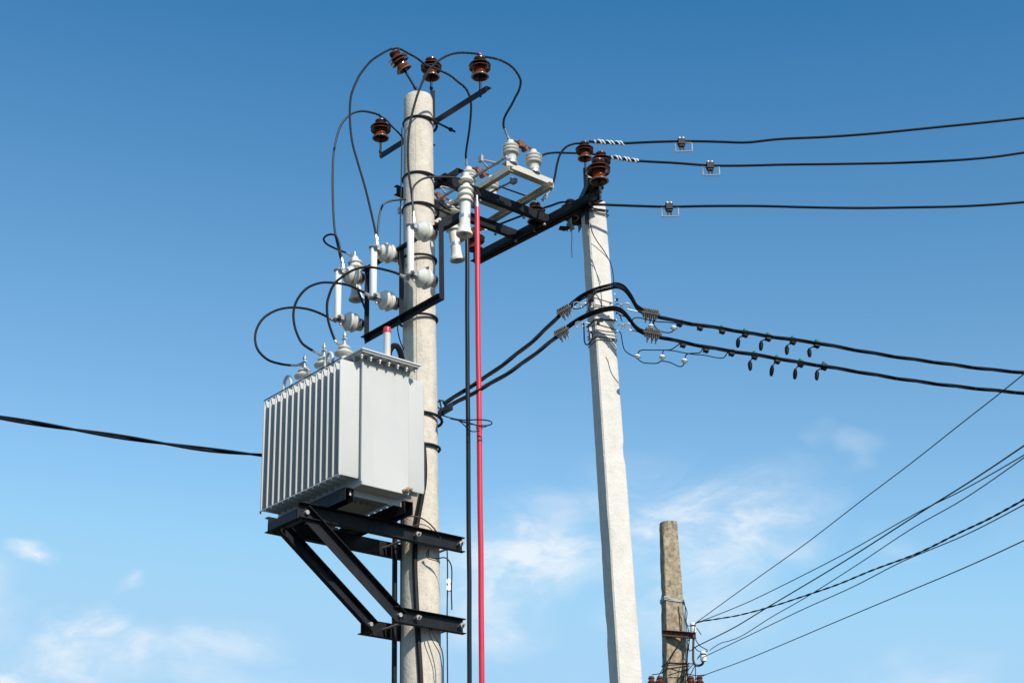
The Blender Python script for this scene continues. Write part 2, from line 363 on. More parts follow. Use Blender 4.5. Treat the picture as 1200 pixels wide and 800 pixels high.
# ------------------------------------------------------------------ platform between the poles
zp = 8.74
plat = thing('platform_frame', 'black steel frame of beams bridging the round pole and the white pole', 'steel frame', W(0, .75, zp))
beamprof = [(0, -.045), (.045, -.045), (.045, -.039), (.006, -.039), (.006, .039), (.045, .039), (.045, .045), (0, .045)]
part('beam', MB().prism(beamprof, W(-.155, .17, zp), W(-.155, 1.42, zp), A, Z), M_BLACK, plat, bev=.0015)
part('beam', MB().prism(beamprof, W(.255, -.05, zp), W(.255, 1.42, zp), A, Z), M_BLACK, plat, bev=.0015)
ca, cb = onz(557, 303, zp), onz(702, 228, zp); cdir = (cb-ca).normalized(); cn_ = V((cdir.y, -cdir.x, 0))
if cn_.dot(B) < 0: cn_ = -cn_
part('cross_beam', MB().prism([(0, -.05), (.05, -.05), (.05, -.044), (.006, -.044), (.006, .05), (0, .05)], ca, cb, cn_, Z), M_BLACK, plat, bev=.0015)
part('cross_beam', MB().prism([(0, -.05), (-.05, -.05), (-.05, -.044), (-.006, -.044), (-.006, .05), (0, .05)], ca-cn_*.02, cb-cn_*.02, cn_, Z), M_BLACK, plat, bev=.0015)
part('beam_splice', MB().box(W(-.155, .16, zp), A*.07, B*.045, Z*.006), M_BLACK, plat)
# angle bracket between pole and beams
part('angle_bracket', MB().prism(Lp(.075, .075, .007), W(-.33, .175, zp+.03), W(.33, .175, zp+.03), B, Z*-1), M_BLACK, plat, bev=.0015)
z2, z3 = zfront(196), zfront(232)
for z_ in (z2, z3):
    part('clamp_ring', MB().ring(PO+Z*(z_-.03)+B*.02, V((B.x*.10, B.y*.10, 1)), prad(z_)+.02, .0125, 44, 8), M_BLACK, plat)
    part('threaded_end', MB().tube([W(-.155, .02, z_-.035), W(-.155, .26, z_-.06)], .010, 8), M_BLACK, plat)
for (u_, v_) in ((-.155, 1.36), (.255, 1.36), (-.14, .6), (-.14, 1.12), (.27, .6), (.27, 1.12)):
    part('bolt', MB().lathe([(0, -.028), (.016, -.028), (.016, -.012), (.007, -.012), (.007, .03), (0, .03)], W(u_+.02, v_, zp-.045), Z, 6), M_ZINC, plat)
part('bolt', MB().lathe([(0, -.03), (.014, -.03), (.014, 0), (0, 0)], onz(627, 268, zp-.05), Z, 6), M_ZINC, plat)

# ------------------------------------------------------------------ disconnector on the platform
zd = 8.80
DIS = thing('disconnector_switch', 'cream three-pole disconnector switch with ribbed white insulators on the platform beams', 'switch', W(.15, .85, zd))
Cd = Cp(.055, .05, .005)
def du(u, v, z=0): return W(u, v, zd+.03+z)
part('rail', MB().prism(Cd, du(-.53, .60), du(.92, .60), B, Z), M_BEIGE, DIS, bev=.0015)
part('rail', MB().prism(Cd, du(-.53, 1.13), du(.92, 1.13), -B, Z), M_BEIGE, DIS, bev=.0015)
PH = (-.47, .13, .73)
DPROF_C = [(0, 0), (.058, 0), (.058, .022), (.052, .03)]
DPROF = [(.052, .03), (.047, .035), (.047, .095), (.050, .100), (.072, .100), (.077, .108), (.070, .120), (.056, .126), (.056, .132), (.072, .136), (.076, .143), (.070, .154), (.056, .160), (.056, .166), (.070, .170), (.074, .177), (.066, .190), (.048, .200), (.042, .206), (.034, .210), (.033, .232), (.028, .240), (0, .241)]
def lmesh(mb, name, m): return mb.mesh(name, m)
ins_me = MB().lathe(DPROF, (0, 0, 0), Z, 28).mesh('post_insulator', M_PORC); cap_me = MB().lathe([(0, -.002), (.060, -.002), (.060, .022), (.053, .031)], (0, 0, 0), Z, 24).mesh('metal_foot', M_ALU)
def child(name, me, parent, loc, rot=None):
    o = bpy.data.objects.new(name, me); col.objects.link(o); o.parent = parent; o.location = V(loc)-world_of(parent)
    if rot is not None: o.rotation_mode = 'QUATERNION'; o.rotation_quaternion = rot
    return o
for u_ in PH:
    part('phase_channel', MB().prism([(0, -.03), (.075, -.03), (.075, -.024), (.006, -.024), (.006, .024), (.075, .024), (.075, .03), (0, .03)], du(u_-.03, .60, .055), du(u_-.03, 1.15, .055), A, Z), M_BEIGE, DIS, bev=.0015)
    for v_ in (.68, .95):
        b = child('post_insulator', ins_me, DIS, du(u_, v_, .09)); child('metal_foot', cap_me, b, du(u_, v_, .09))
    top0, top1 = du(u_, .68, .09+.24), du(u_, .95, .09+.24)
    part('copper_contact', MB().tube([top0, top0.lerp(top1, .25)+Z*.012-A*.01, top0.lerp(top1, .5)-Z*.002, top0.lerp(top1, .8)+Z*.01, top1], .012, 6), M_COPPER, DIS)
    part('contact_jaw', MB().box(top0.lerp(top1, .45)+Z*.006, B*.035, A*.022, Z*.028).box(top0.lerp(top1, .62)-Z*.02, B*.015, A*.03, Z*.022), M_COPPER, DIS)
    part('contact_spring', MB().ring(top0.lerp(top1, .5)+Z*.02, A, .016, .004, 14, 5), M_ZINC, DIS)
    sh = du(u_+.02, .56, .10)
    part('drive_arm', MB().tube([du(u_+.12, .50, .05), du(u_+.16, .46, .13), du(u_+.05, .58, .08)], .011, 6).box(du(u_+.16, .46, .14), A*.022, B*.012, Z*.03), M_ZINC, DIS)
part('drive_shaft', MB().tube([du(-.55, .56, .085), du(.9, .56, .085)], .013, 8), M_ZINC, DIS)
part('link_rod', MB().tube([du(-.34, .78, .0), du(.15, .74, .0)], .010, 8), M_ZINC, DIS)
part('link_rod', MB().tube([du(.15, .80, .02), du(.75, .78, .02)], .010, 8), M_ZINC, DIS)
for q in ((-.36, .80), (.20, .80), (.45, .66)):
    part('link_joint', MB().box(du(q[0], q[1], .005), A*.028, B*.02, Z*.02).box(du(q[0]+.01, q[1], .03), A*.012, B*.03, Z*.012), M_ZINC, DIS)
def dtop(i, j): return du(PH[i], (.68, .95)[j], .09+.245)

# ------------------------------------------------------------------ fuse frame on the round pole
vf = -.205
ff = thing('fuse_rack', 'black square steel frame bolted across the round pole below the disconnector', 'steel frame', W(0, vf, 7.3))
Lf = Lp(.05, .05, .006)
part('bottom_bar', MB().prism(Lp(.05, .055, .006), W(.50, vf, 7.33), W(-.58, vf, 7.33), -B, -Z), M_BLACK, ff, bev=.0015)
part('top_bar', MB().prism(Lp(.05, .055, .006), W(.50, vf, 7.96), W(-.58, vf, 7.96), -B, Z), M_BLACK, ff, bev=.0015)
for u_ in (.47, -.03, -.575):
    part('upright', MB().prism(Lp(.055, .05, .006), W(u_-.02, vf+.007, 7.28), W(u_-.02, vf+.007, 8.0), A, -B), M_BLACK, ff, bev=.0015)
for z_ in (7.36, 7.92):
    part('clamp_ring', MB().ring(PO+Z*z_-B*.015, V((-B.x*.05, -B.y*.05, 1)), prad(z_)+.022, .011, 44, 8), M_BLACK, ff)
part('arrester_arm', MB().prism(Lp(.07, .07, .007), W(-.54, vf+.03, 8.00), W(-.54, -.06, 8.06), A, Z), M_BLACK, ff, bev=.0015)
aa, ab = onz(512, 270, 8.12), onz(540, 254.5, 8.12)
part('arrester_rail', MB().prism(Lp(.06, .06, .006), aa, ab, B, Z), M_BLACK, ff)

# fuses: a white tube between two ribbed insulators that stand out from the frame; local origin at frame face, lower insulator
FU = -B
def fuse(u_, label, z0, z1, vt=-.455):
    t = thing('fuse_unit', label, 'fuse', W(u_, vf, z0), 'high-voltage fuses on the black frame')
    FI = [(0, -.002), (.052, -.002), (.056, .004), (.056, .05), (.048, .054)]
    FB = [(.048, .054), (.05, .058), (.080, .070), (.086, .084), (.078, .098), (.058, .106), (.062, .112), (.082, .122), (.086, .134), (.074, .152), (.052, .176), (.042, .186)]
    FC = [(.042, .184), (.044, .187), (.044, .212), (.032, .214), (.032, .228), (.018, .229), (.018, .25), (0, .25)]
    for z_ in (z0, z1):
        base = W(u_, vf-.005, z_)
        b = part('post_insulator', MB().lathe(FB, base, FU, 28), M_PORC, t)
        part('end_cap', MB().lathe(FI, base, FU, 24), M_ALU, b)
        part('metal_cap', MB().lathe(FC, base, FU, 20), M_ALU, b)
        e = W(u_, vt, z_)
        sg = 1 if z_ == z1 else -1
        part('clip', MB().box(e+Z*sg*.005, A*.036, B*.010, Z*.014).ring(e+Z*sg*.012, Z, .036, .007, 20, 6).box(e-A*.035+B*.03, A*.006, B*.05, Z*.018).tube([e+A*.05, e-A*.07], .007, 6), M_ZINC, t)
        part('clip_bolt', MB().lathe([(0, -.02), (.013, -.02), (.013, .02), (0, .02)], e-A*.05-B*.01, A, 6).lathe([(0, -.035), (.010, -.035), (.010, 0), (0, 0)], e+B*.03-Z*.02, Z, 6), M_ZINC, t)
        if z_ == z0: part('red_mark', MB().box(e-Z*.018-A*.02, A*.02, B*.012, Z*.003), M_COPPER, t)
    part('fuse_tube', MB().lathe([(0, z0-.005), (.027, z0-.005), (.029, z0), (.029, z1+.02), (.026, z1+.025), (0, z1+.025)], W(u_, vt, 0), Z, 24), M_TUBE, t)
    return t
ZF0, ZF1 = 7.475, 7.915
fuse(.555, 'white tubular fuse on two ribbed insulators at the left upright of the black frame', ZF0-.005, ZF1)
fuse(.035, 'white tubular fuse on two ribbed insulators at the middle upright of the black frame', ZF0, ZF1+.01)
fuse(-.480, 'white tubular fuse on two ribbed insulators in front of the round pole', ZF0+.005, ZF1)

# ------------------------------------------------------------------ surge arresters
def arrester(label, Pb, Pt):
    L = (Pt-Pb).length; ax = (Pt-Pb).normalized(); t = thing('surge_arrester', label, 'surge arrester', Pb, 'cream surge arresters'); s = L/.54
    P = lambda l: [(r, h*s) for r, h in l]
    part('housing', MB().lathe(P([(.028, .018), (.050, .004), (.062, 0), (.069, .006), (.069, .028), (.060, .040), (.050, .085), (.046, .12), (.0455, .30), (.047, .335), (.064, .338), (.067, .346), (.056, .362), (.050, .368), (.050, .392), (.066, .396), (.069, .404), (.058, .424), (.050, .432), (.050, .452), (.064, .456), (.066, .464), (.052, .485), (.034, .500), (.030, .52), (.022, .54), (0, .541)]), Pb, ax, 28), M_SIL, t)
    part('end_fitting', MB().lathe(P([(0, .008), (.022, .008), (.03, .019), (.045, .008)]), Pb, ax, 20).lathe(P([(0, -.012), (.010, -.012), (.010, .01), (0, .01)]), Pb, ax, 6), M_ZINC, t)
    part('metal_band', MB().lathe(P([(.046, .165), (.049, .167), (.049, .200), (.046, .202)]), Pb, ax, 28), M_ALU, t)
    part('terminal', MB().tube([Pt, Pt+ax*.05], .010, 8), M_ZINC, t)
    return t
ar1b = S(544, 276, 12.02); ar1t = S(546.3, 214, 12.04)
ar1 = arrester('cream surge arrester hanging just left of the red pipe, nearest and highest of three', ar1b, ar1t)
ar2b = S(536.5, 306, 12.85); ar2t = S(528, 249, 12.80)
ar2 = arrester('cream surge arrester tilted beside the round pole under the platform', ar2b, ar2t)
ar3b = S(417.8, 352, 12.95); ar3t = S(416, 301, 12.95)
ar3 = arrester('cream surge arrester half hidden behind the left fuse insulators', ar3b, ar3t)
part('top_shed', MB().lathe([(.030, 0), (.062, .006), (.066, .014), (.058, .03), (.040, .045), (.040, .055), (.030, .062), (.026, .09), (0, .092)], ar1t+Z*.0, Z, 24), M_SIL, ar1)
part('top_shed', MB().lathe([(.036, 0), (.105, .006), (.109, .014), (.075, .04), (.045, .06), (.040, .075), (0, .077)], ar2t-Z*.03, Z, 28), M_SIL, ar2)
part('support_arm', MB().tube([ar1t+Z*.0, ar1t+A*.10+B*.02, W(-.155, .33, zp-.03)], .012, 6), M_BLACK, ar1)
part('support_arm', MB().box(ar2t.lerp(ar2b, .3)-V((.06, 0, 0)), V((.05, .0, 0)), V((0, .02, 0)), Z*.01), M_BLACK, ar2)
part('support_arm', MB().tube([ar3b.lerp(ar3t, .35), W(.5, vf, 7.6)], .010, 6), M_BLACK, ar3)
# small lit bracket plates beside the pole, next to the second arrester
part('mount_plate', MB().box(S(520, 246, 12.75), A*.10, B*.05, Z*.006).box(S(519, 262, 12.7), A*.06, B*.045, Z*.005), M_BEIGE, DIS)

# ------------------------------------------------------------------ transformer
O = W(-.53, -1.168, 5.605)
TR = thing('transformer', 'light grey finned oil transformer mounted on the round pole', 'transformer', W(0, -.78, 5.5))
LA, D1, H1 = 1.063, .188, .926
fin = MB(); t_ = .0085
fprof = [(0, 0), (D1, 0), (D1, H1), (.012, H1), (0, H1-.012)]
def fin_mesh(depth_, name):
    m = MB(); nV = []
    ring_ = [(0.0, .012), (.010, 0), (depth_, 0), (depth_, H1), (.016, H1), (.004, H1-.010), (0, H1-.03)]
    k = len(ring_); inner = [(.007, .03), (.022, .02), (depth_, .02), (depth_, H1-.03), (.026, H1-.03), (.014, H1-.04), (.007, H1-.05)]
    # hollow plate: thick middle, pressed thin rim
    for th, rr in ((-t_, inner), (-t_*.35, ring_), (t_*.35, ring_), (t_, inner)):
        m.v += [A*th + B*a + Z*b for a, b in rr]
    for l in range(3):
        for i in range(k): m.f.append([l*k+i, (l+1)*k+i, (l+1)*k+(i+1) % k, l*k+(i+1) % k])
    m.f.append(list(range(k))); m.f.append([3*k+i for i in range(k)][::-1])
    return m.mesh(name, M_GREY, sharp=60)
fme = fin_mesh(D1, 'radiator_fin')
for i in range(14):
    u_ = -.53+LA*i/13
    child('radiator_fin', fme, TR, W(u_, -1.168, 5.605))
D2 = .175; fme2 = fin_mesh(D2, 'radiator_fin'); rotz = Matrix.Rotation(math.pi, 3, 'Z').to_quaternion()
for i in range(14):
    child('radiator_fin', fme2, TR, W(-.53+LA*i/13, -.543+D2, 5.605), rotz)
part('fin_rod', MB().tube([W(-.545, -1.163, 5.605+H1+.004), W(.545, -1.163, 5.605+H1+.004)], .0045, 6), M_BLACK, TR)
part('fin_rod', MB().tube([W(-.545, -1.163, 5.600), W(.545, -1.163, 5.600)], .006, 6), M_GREY, TR)
for i in range(14):
    part('fin_stud', MB().lathe([(0, -.016), (.008, -.016), (.008, .004), (0, .004)], W(-.53+LA*i/13+.008, -1.160, 5.598), Z, 6), M_ZINC, TR)
tank = MB().box(W(0, -.762, 6.065), A*.571, B*.219, Z*.515)
part('tank', tank, M_GREY, TR, bev=.006)
part('weld_bead', MB().box(W(0, -.762, 6.52), A*.574, B*.222, Z*.003), M_GREY, TR)
part('flange', MB().box(W(0, -.775, 6.586), A*.655, B*.272, Z*.005), M_GREY, TR, bev=.001)
part('lid', MB().box(W(0, -.775, 6.601), A*.665, B*.282, Z*.007), M_GREY, TR, bev=.002)
part('gasket', MB().box(W(0, -.775, 6.5925), A*.650, B*.268, Z*.0016), M_BLACK, TR)
bolt_me = MB().lathe([(0, -.040), (.007, -.040), (.007, -.024), (.014, -.024), (.014, -.010), (.018, -.008), (.018, 0), (.018, .0), (.013, .026), (.013, .036), (0, .036)], (0, 0, 0), Z, 8).mesh('lid_bolt', M_ZINC)
bs = [(-.62, -1.03+.512*i/6) for i in range(7)] + [(.62, -1.03+.512*i/6) for i in range(7)] + [(-.62+1.24*i/13, -1.03) for i in range(1, 13)] + [(-.62+1.24*i/13, -.518) for i in range(1, 13)]
for u_, v_ in bs: child('lid_bolt', bolt_me, TR, W(u_, v_, 6.578))
for v_ in (-.95, -.87, -.78, -.69, -.60):
    part('gusset', MB().prism([(0, 0), (.055, 0), (0, -.045)], W(-.572, v_-.002, 6.580), W(-.572, v_+.003, 6.580), -A, Z), M_GREY, TR)
part('corner_rib', MB().prism([(0, 0), (.012, 0), (.012, .012), (0, .012)], W(-.572, -.985, 5.57), W(-.572, -.985, 6.57), -A, -B), M_GREY, TR)
# HV bushings on the lid
for k, (x, y) in enumerate(((355.5, 446), (376.5, 433), (397.5, 419))):
    P = W((.215, -.063, -.345)[k], -1.0, 6.605)
    P = W((.215, -.063, -.345)[k], -1.0, 6.605)
    b = part('bushing', MB().lathe([(0, 0), (.055, 0), (.055, .02), (.045, .028), (.045, .055), (.060, .058), (.078, .064), (.082, .072), (.072, .082), (.050, .098), (.036, .112), (.050, .112), (.055, .118), (.045, .13), (.026, .142), (.020, .150), (0, .151)], P, Z, 28), M_PORC, TR)
    part('stud', MB().lathe([(0, .15), (.022, .15), (.022, .158), (.010, .162), (.010, .222), (.016, .222), (.016, .240), (.008, .242), (.008, .262), (0, .262)], P, Z, 10).box(P+Z*.20, B*.012, A*.02, Z*.006), M_ZINC, b)
for u_ in (.39, -.20):
    q = W(u_, -1.045, 6.61)
    part('lifting_eye', MB().tube(smooth([q+A*.05, q+A*.05+Z*.06, q+A*.03+Z*.10, q-A*.0+Z*.115, q-A*.03+Z*.10, q-A*.05+Z*.06, q-A*.05], 4), .013, 8), M_GREY, TR)
pp = W(-.60, -.776, 6.605)
pipe = part('filler_pipe', MB().lathe([(0, 0), (.045, 0), (.045, .012), (.027, .014), (.027, .225), (.023, .228), (0, .228)], pp, Z, 24), M_GREY, TR)
part('red_cap', MB().lathe([(.028, .222), (.033, .224), (.033, .238), (.030, .240), (.030, .262), (.026, .268), (0, .268)], pp, Z, 20), M_RED, pipe)
part('drain_valve', MB().lathe([(0, 0), (.016, 0), (.016, .03), (.024, .032), (.024, .05), (.014, .052), (.014, .075), (0, .076)], W(-.57, -.60, 5.575), -A*.9+B*.5, 8), M_BRASS, TR)
# channels welded under the tank
for v_ in (-1.02, -.47):
    part('skid_channel', MB().prism([(-.04, -.05), (.04, -.05), (.04, .05), (.034, .05), (.034, -.044), (-.034, -.044), (-.034, .05), (-.04, .05)], W(-.47, v_, 5.495), W(.50, v_, 5.495), B, -Z), M_BLACK, TR, bev=.001)
for u_ in (-.44, .40):
    part('bottom_stiffener', MB().prism(Lp(.05, .050, .005), W(u_, -1.0, 5.549), W(u_, -.52, 5.549), A, -Z), M_GREY, TR)
part('perforated_strip', MB().box(W(-.28, -.74, 5.545), A*.02, B*.13, Z*.004), M_GREY, TR)
for i in range(4): part('strip_tooth', MB().prism([(-.018, 0), (.018, 0), (0, .03)], W(-.30, -.83+.055*i, 5.540), W(-.262, -.83+.055*i, 5.540), B, -Z), M_ZINC, TR)

# ------------------------------------------------------------------ transformer mounting bracket
BR = thing('mounting_bracket', 'black steel bracket of channels and diagonal braces holding the transformer to the round pole', 'steel bracket', W(0, -.5, 4.7))
zc, un, uf = 5.385, -.198, .198
C12 = Cp(.12, .05, .007)
part('long_channel', MB().prism(C12, W(un, -1.30, zc), W(un, .262, zc), -A, Z), M_BLACK, BR, bev=.002)
part('long_channel', MB().prism(C12, W(uf, -1.30, zc), W(uf, .262, zc), A, Z), M_BLACK, BR, bev=.002)
zl = 4.725
part('short_channel', MB().prism(C12, W(un, -.43, zl), W(un, .258, zl), -A, Z), M_BLACK, BR, bev=.002)
part('short_channel', MB().prism(C12, W(uf, -.43, zl), W(uf, .258, zl), A, Z), M_BLACK, BR, bev=.002)
for u_, s in ((un, -1), (uf, 1)):
    p0, p1 = W(u_+s*.010, -1.26, zc-.0), W(u_+s*.010, -.36, zl-.02); d = (p1-p0).normalized(); nrm = d.cross(A).normalized()
    if s < 0:
        part('diagonal_brace', MB().prism([(0, -.05), (.008, -.05), (.008, .042), (.05, .042), (.05, .05), (0, .05)], p0-A*.002, p1-A*.002, -A, nrm), M_BLACK, BR, bev=.002)
    else:
        part('diagonal_brace', MB().prism([(0, -.05), (.008, -.05), (.008, .05), (0, .05)] if 0 else Cp(.10, .05, .007), p0-A*.06, p1-A*.06, -A, nrm), M_BLACK, BR, bev=.002)
def stud(u0, u1, v_, z_, par=BR, r=.010):
    o = part('threaded_stud', MB().tube([W(u0, v_, z_), W(u1, v_, z_)], r, 8), M_BRASS, par)
    part('nut', MB().lathe([(0, -.010), (.022, -.010), (.022, .010), (0, .010)], W(u0+.035, v_, z_), A, 6), M_ZINC, o)
stud(un-.085, uf+.06, -.215, zc); stud(un-.085, uf+.06, .215, zc); stud(un-.085, uf+.06, -.215, zl); stud(un-.085, uf+.06, .215, zl)
for u_, v_, z_ in ((un-.03, -1.235, zc-.01), (un-.03, -.375, zl), (uf-.075, -1.255, zc-.02), (uf-.075, -.395, zl)):
    part('bolt', MB().lathe([(0, -.014), (.018, -.014), (.018, 0), (.018, .014), (0, .014)], W(u_, v_, z_), A, 6), M_ZINC, BR)
part('end_plate', MB().box(W(0, -1.20, zc-.02), A*.18, B*.006, Z*.030), M_BLACK, BR, bev=.001)
part('end_plate', MB().prism(Lp(.05, .06, .006), W(un+.01, -1.30, zc-.055), W(uf-.01, -1.30, zc-.055), B, Z), M_BLACK, BR)

# ------------------------------------------------------------------ white square pole and its steelwork
RP = V((.785, 13.077, 8.3)); RB = V((.892, 13.072, 0)); RZT = S(699, 234, 13.02).z
ra = math.radians(157.5); fn = V((math.sin(ra), math.cos(ra), 0)); fs = V((-math.cos(ra), math.sin(ra), 0))   # lit face normal, and the direction across it
if fs.x > 0: fs = -fs     # towards the shaded face
def rc(z): t = (8.3-z)/8.3; return RP.lerp(RB, t)*1.0 + Z*(z-(RP.lerp(RB, t)).z)
def square_pole(base, top, z0, z1, wf0, wf1, wd0, wd1, n_, s_, chip, seed):
    """wf: width of the sunlit face, wd: depth; ragged arrises"""
    m = MB(); K = 110; per = []
    for i in range(K+1):
        z = z0+(z1-z0)*i/K; c = base(z); a = wf0+(wf1-wf0)*i/K; d = wd0+(wd1-wd0)*i/K; ch = .012
        prof_ = [(-a/2, -d/2+ch), (-a/2+ch, -d/2), (-a/6, -d/2), (a/6, -d/2), (a/2-ch, -d/2), (a/2, -d/2+ch), (a/2, 0), (a/2, d/2-ch), (a/2-ch, d/2), (0, d/2), (-a/2+ch, d/2), (-a/2, d/2-ch), (-a/2, 0)]
        for k, (p, q) in enumerate(prof_):
            P = c + s_*p - n_*q*-1*-1
            e = chip*(noise.noise(V((seed+k*3.1, z*4.0, 0)))*.5+noise.noise(V((seed+k*1.7, z*17, 3)))*.5)
            if k in (0, 1, 4, 5, 7, 8, 10, 11):
                spike = max(0, noise.noise(V((seed+(k//2)*7.7, z*2.6, 9)))-.33)*chip*8
                P = P + (c-P).normalized()*(abs(e)*1.1+spike)
            else: P = P + (c-P).normalized()*e*.15
            m.v.append(P)
    L = 13
    for i in range(K):
        for k in range(L): m.f.append([i*L+k, i*L+(k+1) % L, (i+1)*L+(k+1) % L, (i+1)*L+k])
    cz = base(z1)+Z*(0.004); m.v.append(cz); ci = len(m.v)-1
    for k in range(L): m.f.append([K*L+k, K*L+(k+1) % L, ci])
    # consistent outward faces
    if True:
        f = m.f[0]; nn = (m.v[f[1]]-m.v[f[0]]).cross(m.v[f[2]]-m.v[f[0]]); cc = base(z0)
        if nn.dot((m.v[f[0]]+m.v[f[1]])/2-cc) < 0: m.f = [q[::-1] for q in m.f]
    return m
wp = thing('utility_pole', 'whitish square concrete pole right of the round pole, lines running off to the right', 'utility pole', rc(0))
part('shaft', square_pole(rc, None, 0, RZT, .245, .185, .21, .165, fn, fs, .0042, 3), M_CONCW, wp)
# face centre of the lit side at height z, and helper for straps round the shaft
def rw(z): t = z/RZT; return (.245+(.185-.245)*t, .21+(.165-.21)*t)
def strap(parent, z, r=.004, name='wire_band', tilt=0, m=None, slack=.004, skew=0):
    a, d = rw(z); a = a/2+slack; d = d/2+slack; c = rc(z)
    pts = [c+fs*a+fn*d+Z*skew, c-fs*a+fn*d+Z*tilt, c-fs*a-fn*d+Z*tilt, c+fs*a-fn*d, c+fs*a+fn*d+Z*skew]
    pp_ = []
    for p, q in zip(pts, pts[1:]):
        for i in range(6): pp_.append(p.lerp(q, i/6)+Z*.004*noise.noise(p*9+V((i, 0, z*5))))
    pp_.append(pts[-1])
    return part(name, MB().tube(pp_, r, 6), m or M_ZINC, parent)
zarm = 8.84
ARM = thing('crossarm', 'black steel crossarm bolted across the top of the white square pole', 'crossarm', rc(8.9))
b0, b1 = onz(697, 213, zarm), onz(671, 268, zarm)
ad = (b1-b0).normalized(); an = V((ad.y, -ad.x, 0))
part('channel_bar', MB().prism([(-.06, -.04), (-.054, -.04), (-.054, .034), (.054, .034), (.054, -.04), (.06, -.04), (.06, .04), (-.06, .04)], b0, b1, an, Z), M_BLACK, ARM, bev=.0015)
tr_ = b1-ad*.12-an*.12
part('end_plate', MB().prism([(-.11, 0), (.03, 0), (.03, .07), (-.03, .09)], tr_-Z*.05, tr_-Z*.043, -an, ad), M_BLACK, ARM)
part('post_head', MB().prism(Lp(.035, .06, .006), S(690, 262, 12.98), S(687.5, 196, 13.0), V((-1, .3, 0)).normalized(), V((.3, 1, 0)).normalized()), M_BLACK, ARM, bev=.0015)
part('post_plate', MB().box(S(690.5, 212, 13.08), V((.045, 0, 0)), V((0, .03, 0)), Z*.13), M_CONCW, ARM, bev=.004)
I1 = pin_insulator('brown pin insulator on the highest point of the white square pole', S(686.3, 201, 13.0), GR, pin=.155, scale=.86)
I2 = pin_insulator('brown pin insulator half hidden behind the larger one at the white pole top', S(706, 216, 13.35), GR, pin=.155, scale=.96)
I3 = pin_insulator('large brown pin insulator on the right end of the long cross beam', S(703, 226, 12.75), GR, pin=.105, scale=1.10)
I4 = pin_insulator('brown pin insulator on the black crossarm left of the white pole, bolt chain hanging below', S(669.5, 262, 13.45), GR, pin=.06, scale=.93)
I5 = pin_insulator('brown pin insulator at the middle of the cross beam under the switch corner', S(628, 270, 13.35), GR, pin=.09, scale=.98)
I6 = pin_insulator('brown pin insulator on the far left end of the cross beam, behind the red pipe', S(557, 303, 14.0), GR, pin=.10, scale=1.0)
q2_ = S(706, 216, 13.35)
part('pin_strap', MB().prism([(-.03, -.004), (.03, -.004), (.03, .004), (-.03, .004)], q2_-Z*.03, S(695, 218, 13.10), V((0, 0, 1)), V((-.5, -.85, 0)).normalized()), M_BLACK, ARM)
part('hanging_bolt', MB().tube([S(669, 256, 13.3), S(669, 271, 13.3)], .010, 6).lathe([(0, -.03), (.024, -.03), (.024, 0), (0, 0)], S(667.5, 259, 13.3), Z, 6).lathe([(0, -.03), (.024, -.03), (.024, 0), (0, 0)], S(670.5, 265, 13.3), Z, 6), M_ZINC, ARM)
ch = S(669.5, 268, 13.3); ce = S(670.5, 302, 13.3)
part('hanging_wire', MB().tube(smooth([ch, ch.lerp(ce, .3)+V((.004, 0, 0)), ch.lerp(ce, .6)-V((.003, 0, 0)), ce], 4), .005, 6), M_ZINC, ARM)

# ------------------------------------------------------------------ cables
def cable(name, label, cat, px, P0, P1, r, m=None, group=None, lug0=0, lug1=0, spiral=None, k=6, pre=None, post=None):
    path = track(px, P0, P1)
    if pre is not None: path = [V(pre)]+path
    if post is not None: path = path+[V(post)]
    sp = smooth(path, k)
    if not (lug0 or lug1 or spiral):
        return solo(name, MB().tube(sp, r, 8), m or M_CABLE, label, cat, sp[0], group)
    t = thing(name, label, cat, sp[0], group)
    part('conductor', MB().tube(sp, r, 8), m or M_CABLE, t)
    def lug(seq, L):
        acc_ = 0; pts = [seq[0]]
        for a, b in zip(seq, seq[1:]):
            acc_ += (b-a).length; pts.append(b)
            if acc_ > L: break
        n = len(pts)
        part('cable_lug', MB().tube(pts, [r*1.05+.003*(i < n*.5)*1.0 for i in range(n)], 8), M_ALU, t)
        d = (pts[0]-pts[-1]).normalized(); sd_ = d.cross(F).normalized()
        part('lug_tongue', MB().box(pts[0]-d*.005, d*.035, sd_*.015, d.cross(sd_)*.004).lathe([(0, -.012), (.013, -.012), (.013, .012), (0, .012)], pts[0]+d*.01, d.cross(sd_), 6), M_ZINC, t)
    if lug0: lug(sp, lug0)
    if lug1: lug(sp[::-1], lug1)
    for s0, s1 in (spiral or ()):
        i0, i1 = int(s0*(len(sp)-1)), max(int(s1*(len(sp)-1)), int(s0*(len(sp)-1))+2)
        part('tie_wrap', helix(sp[i0:i1+1], r+.001, .0035, .04, 0, 5), M_CABLEG, t)
    return t
PF = {0: W(.555, -.46, ZF1+.05), 1: W(.035, -.46, ZF1+.05), 2: W(-.48, -.46, ZF1+.05)}
PFL = {0: W(.60, -.47, ZF0-.02), 1: W(.08, -.47, ZF0-.02), 2: W(-.43, -.47, ZF0-.02)}
TL = P_T+tx.normalized()*.315
TLd = S(460, 60, 12.40)
GJ = 'black jumper cables between insulators, fuses and switch'
rj = .0105
RJ = S(446, 138, 12.9); RM = S(504, 78, 12.7); RRr = S(562, 66, 12.2)
cable('jumper_cable', 'black jumper arching left from the leaning insulator down to the middle fuse', 'cable',
      [(461, 57.5), (456, 58.5), (445, 64.5), (435, 71.5), (426, 82), (419.5, 92), (411.6, 112), (410, 137), (412.7, 166), (420.6, 195), (428.5, 222), (438, 262), (440.7, 277.5), (441.5, 288)], TLd, PF[1], rj, M_CABLEG, GJ, lug1=.10, spiral=[(.0, .28)])
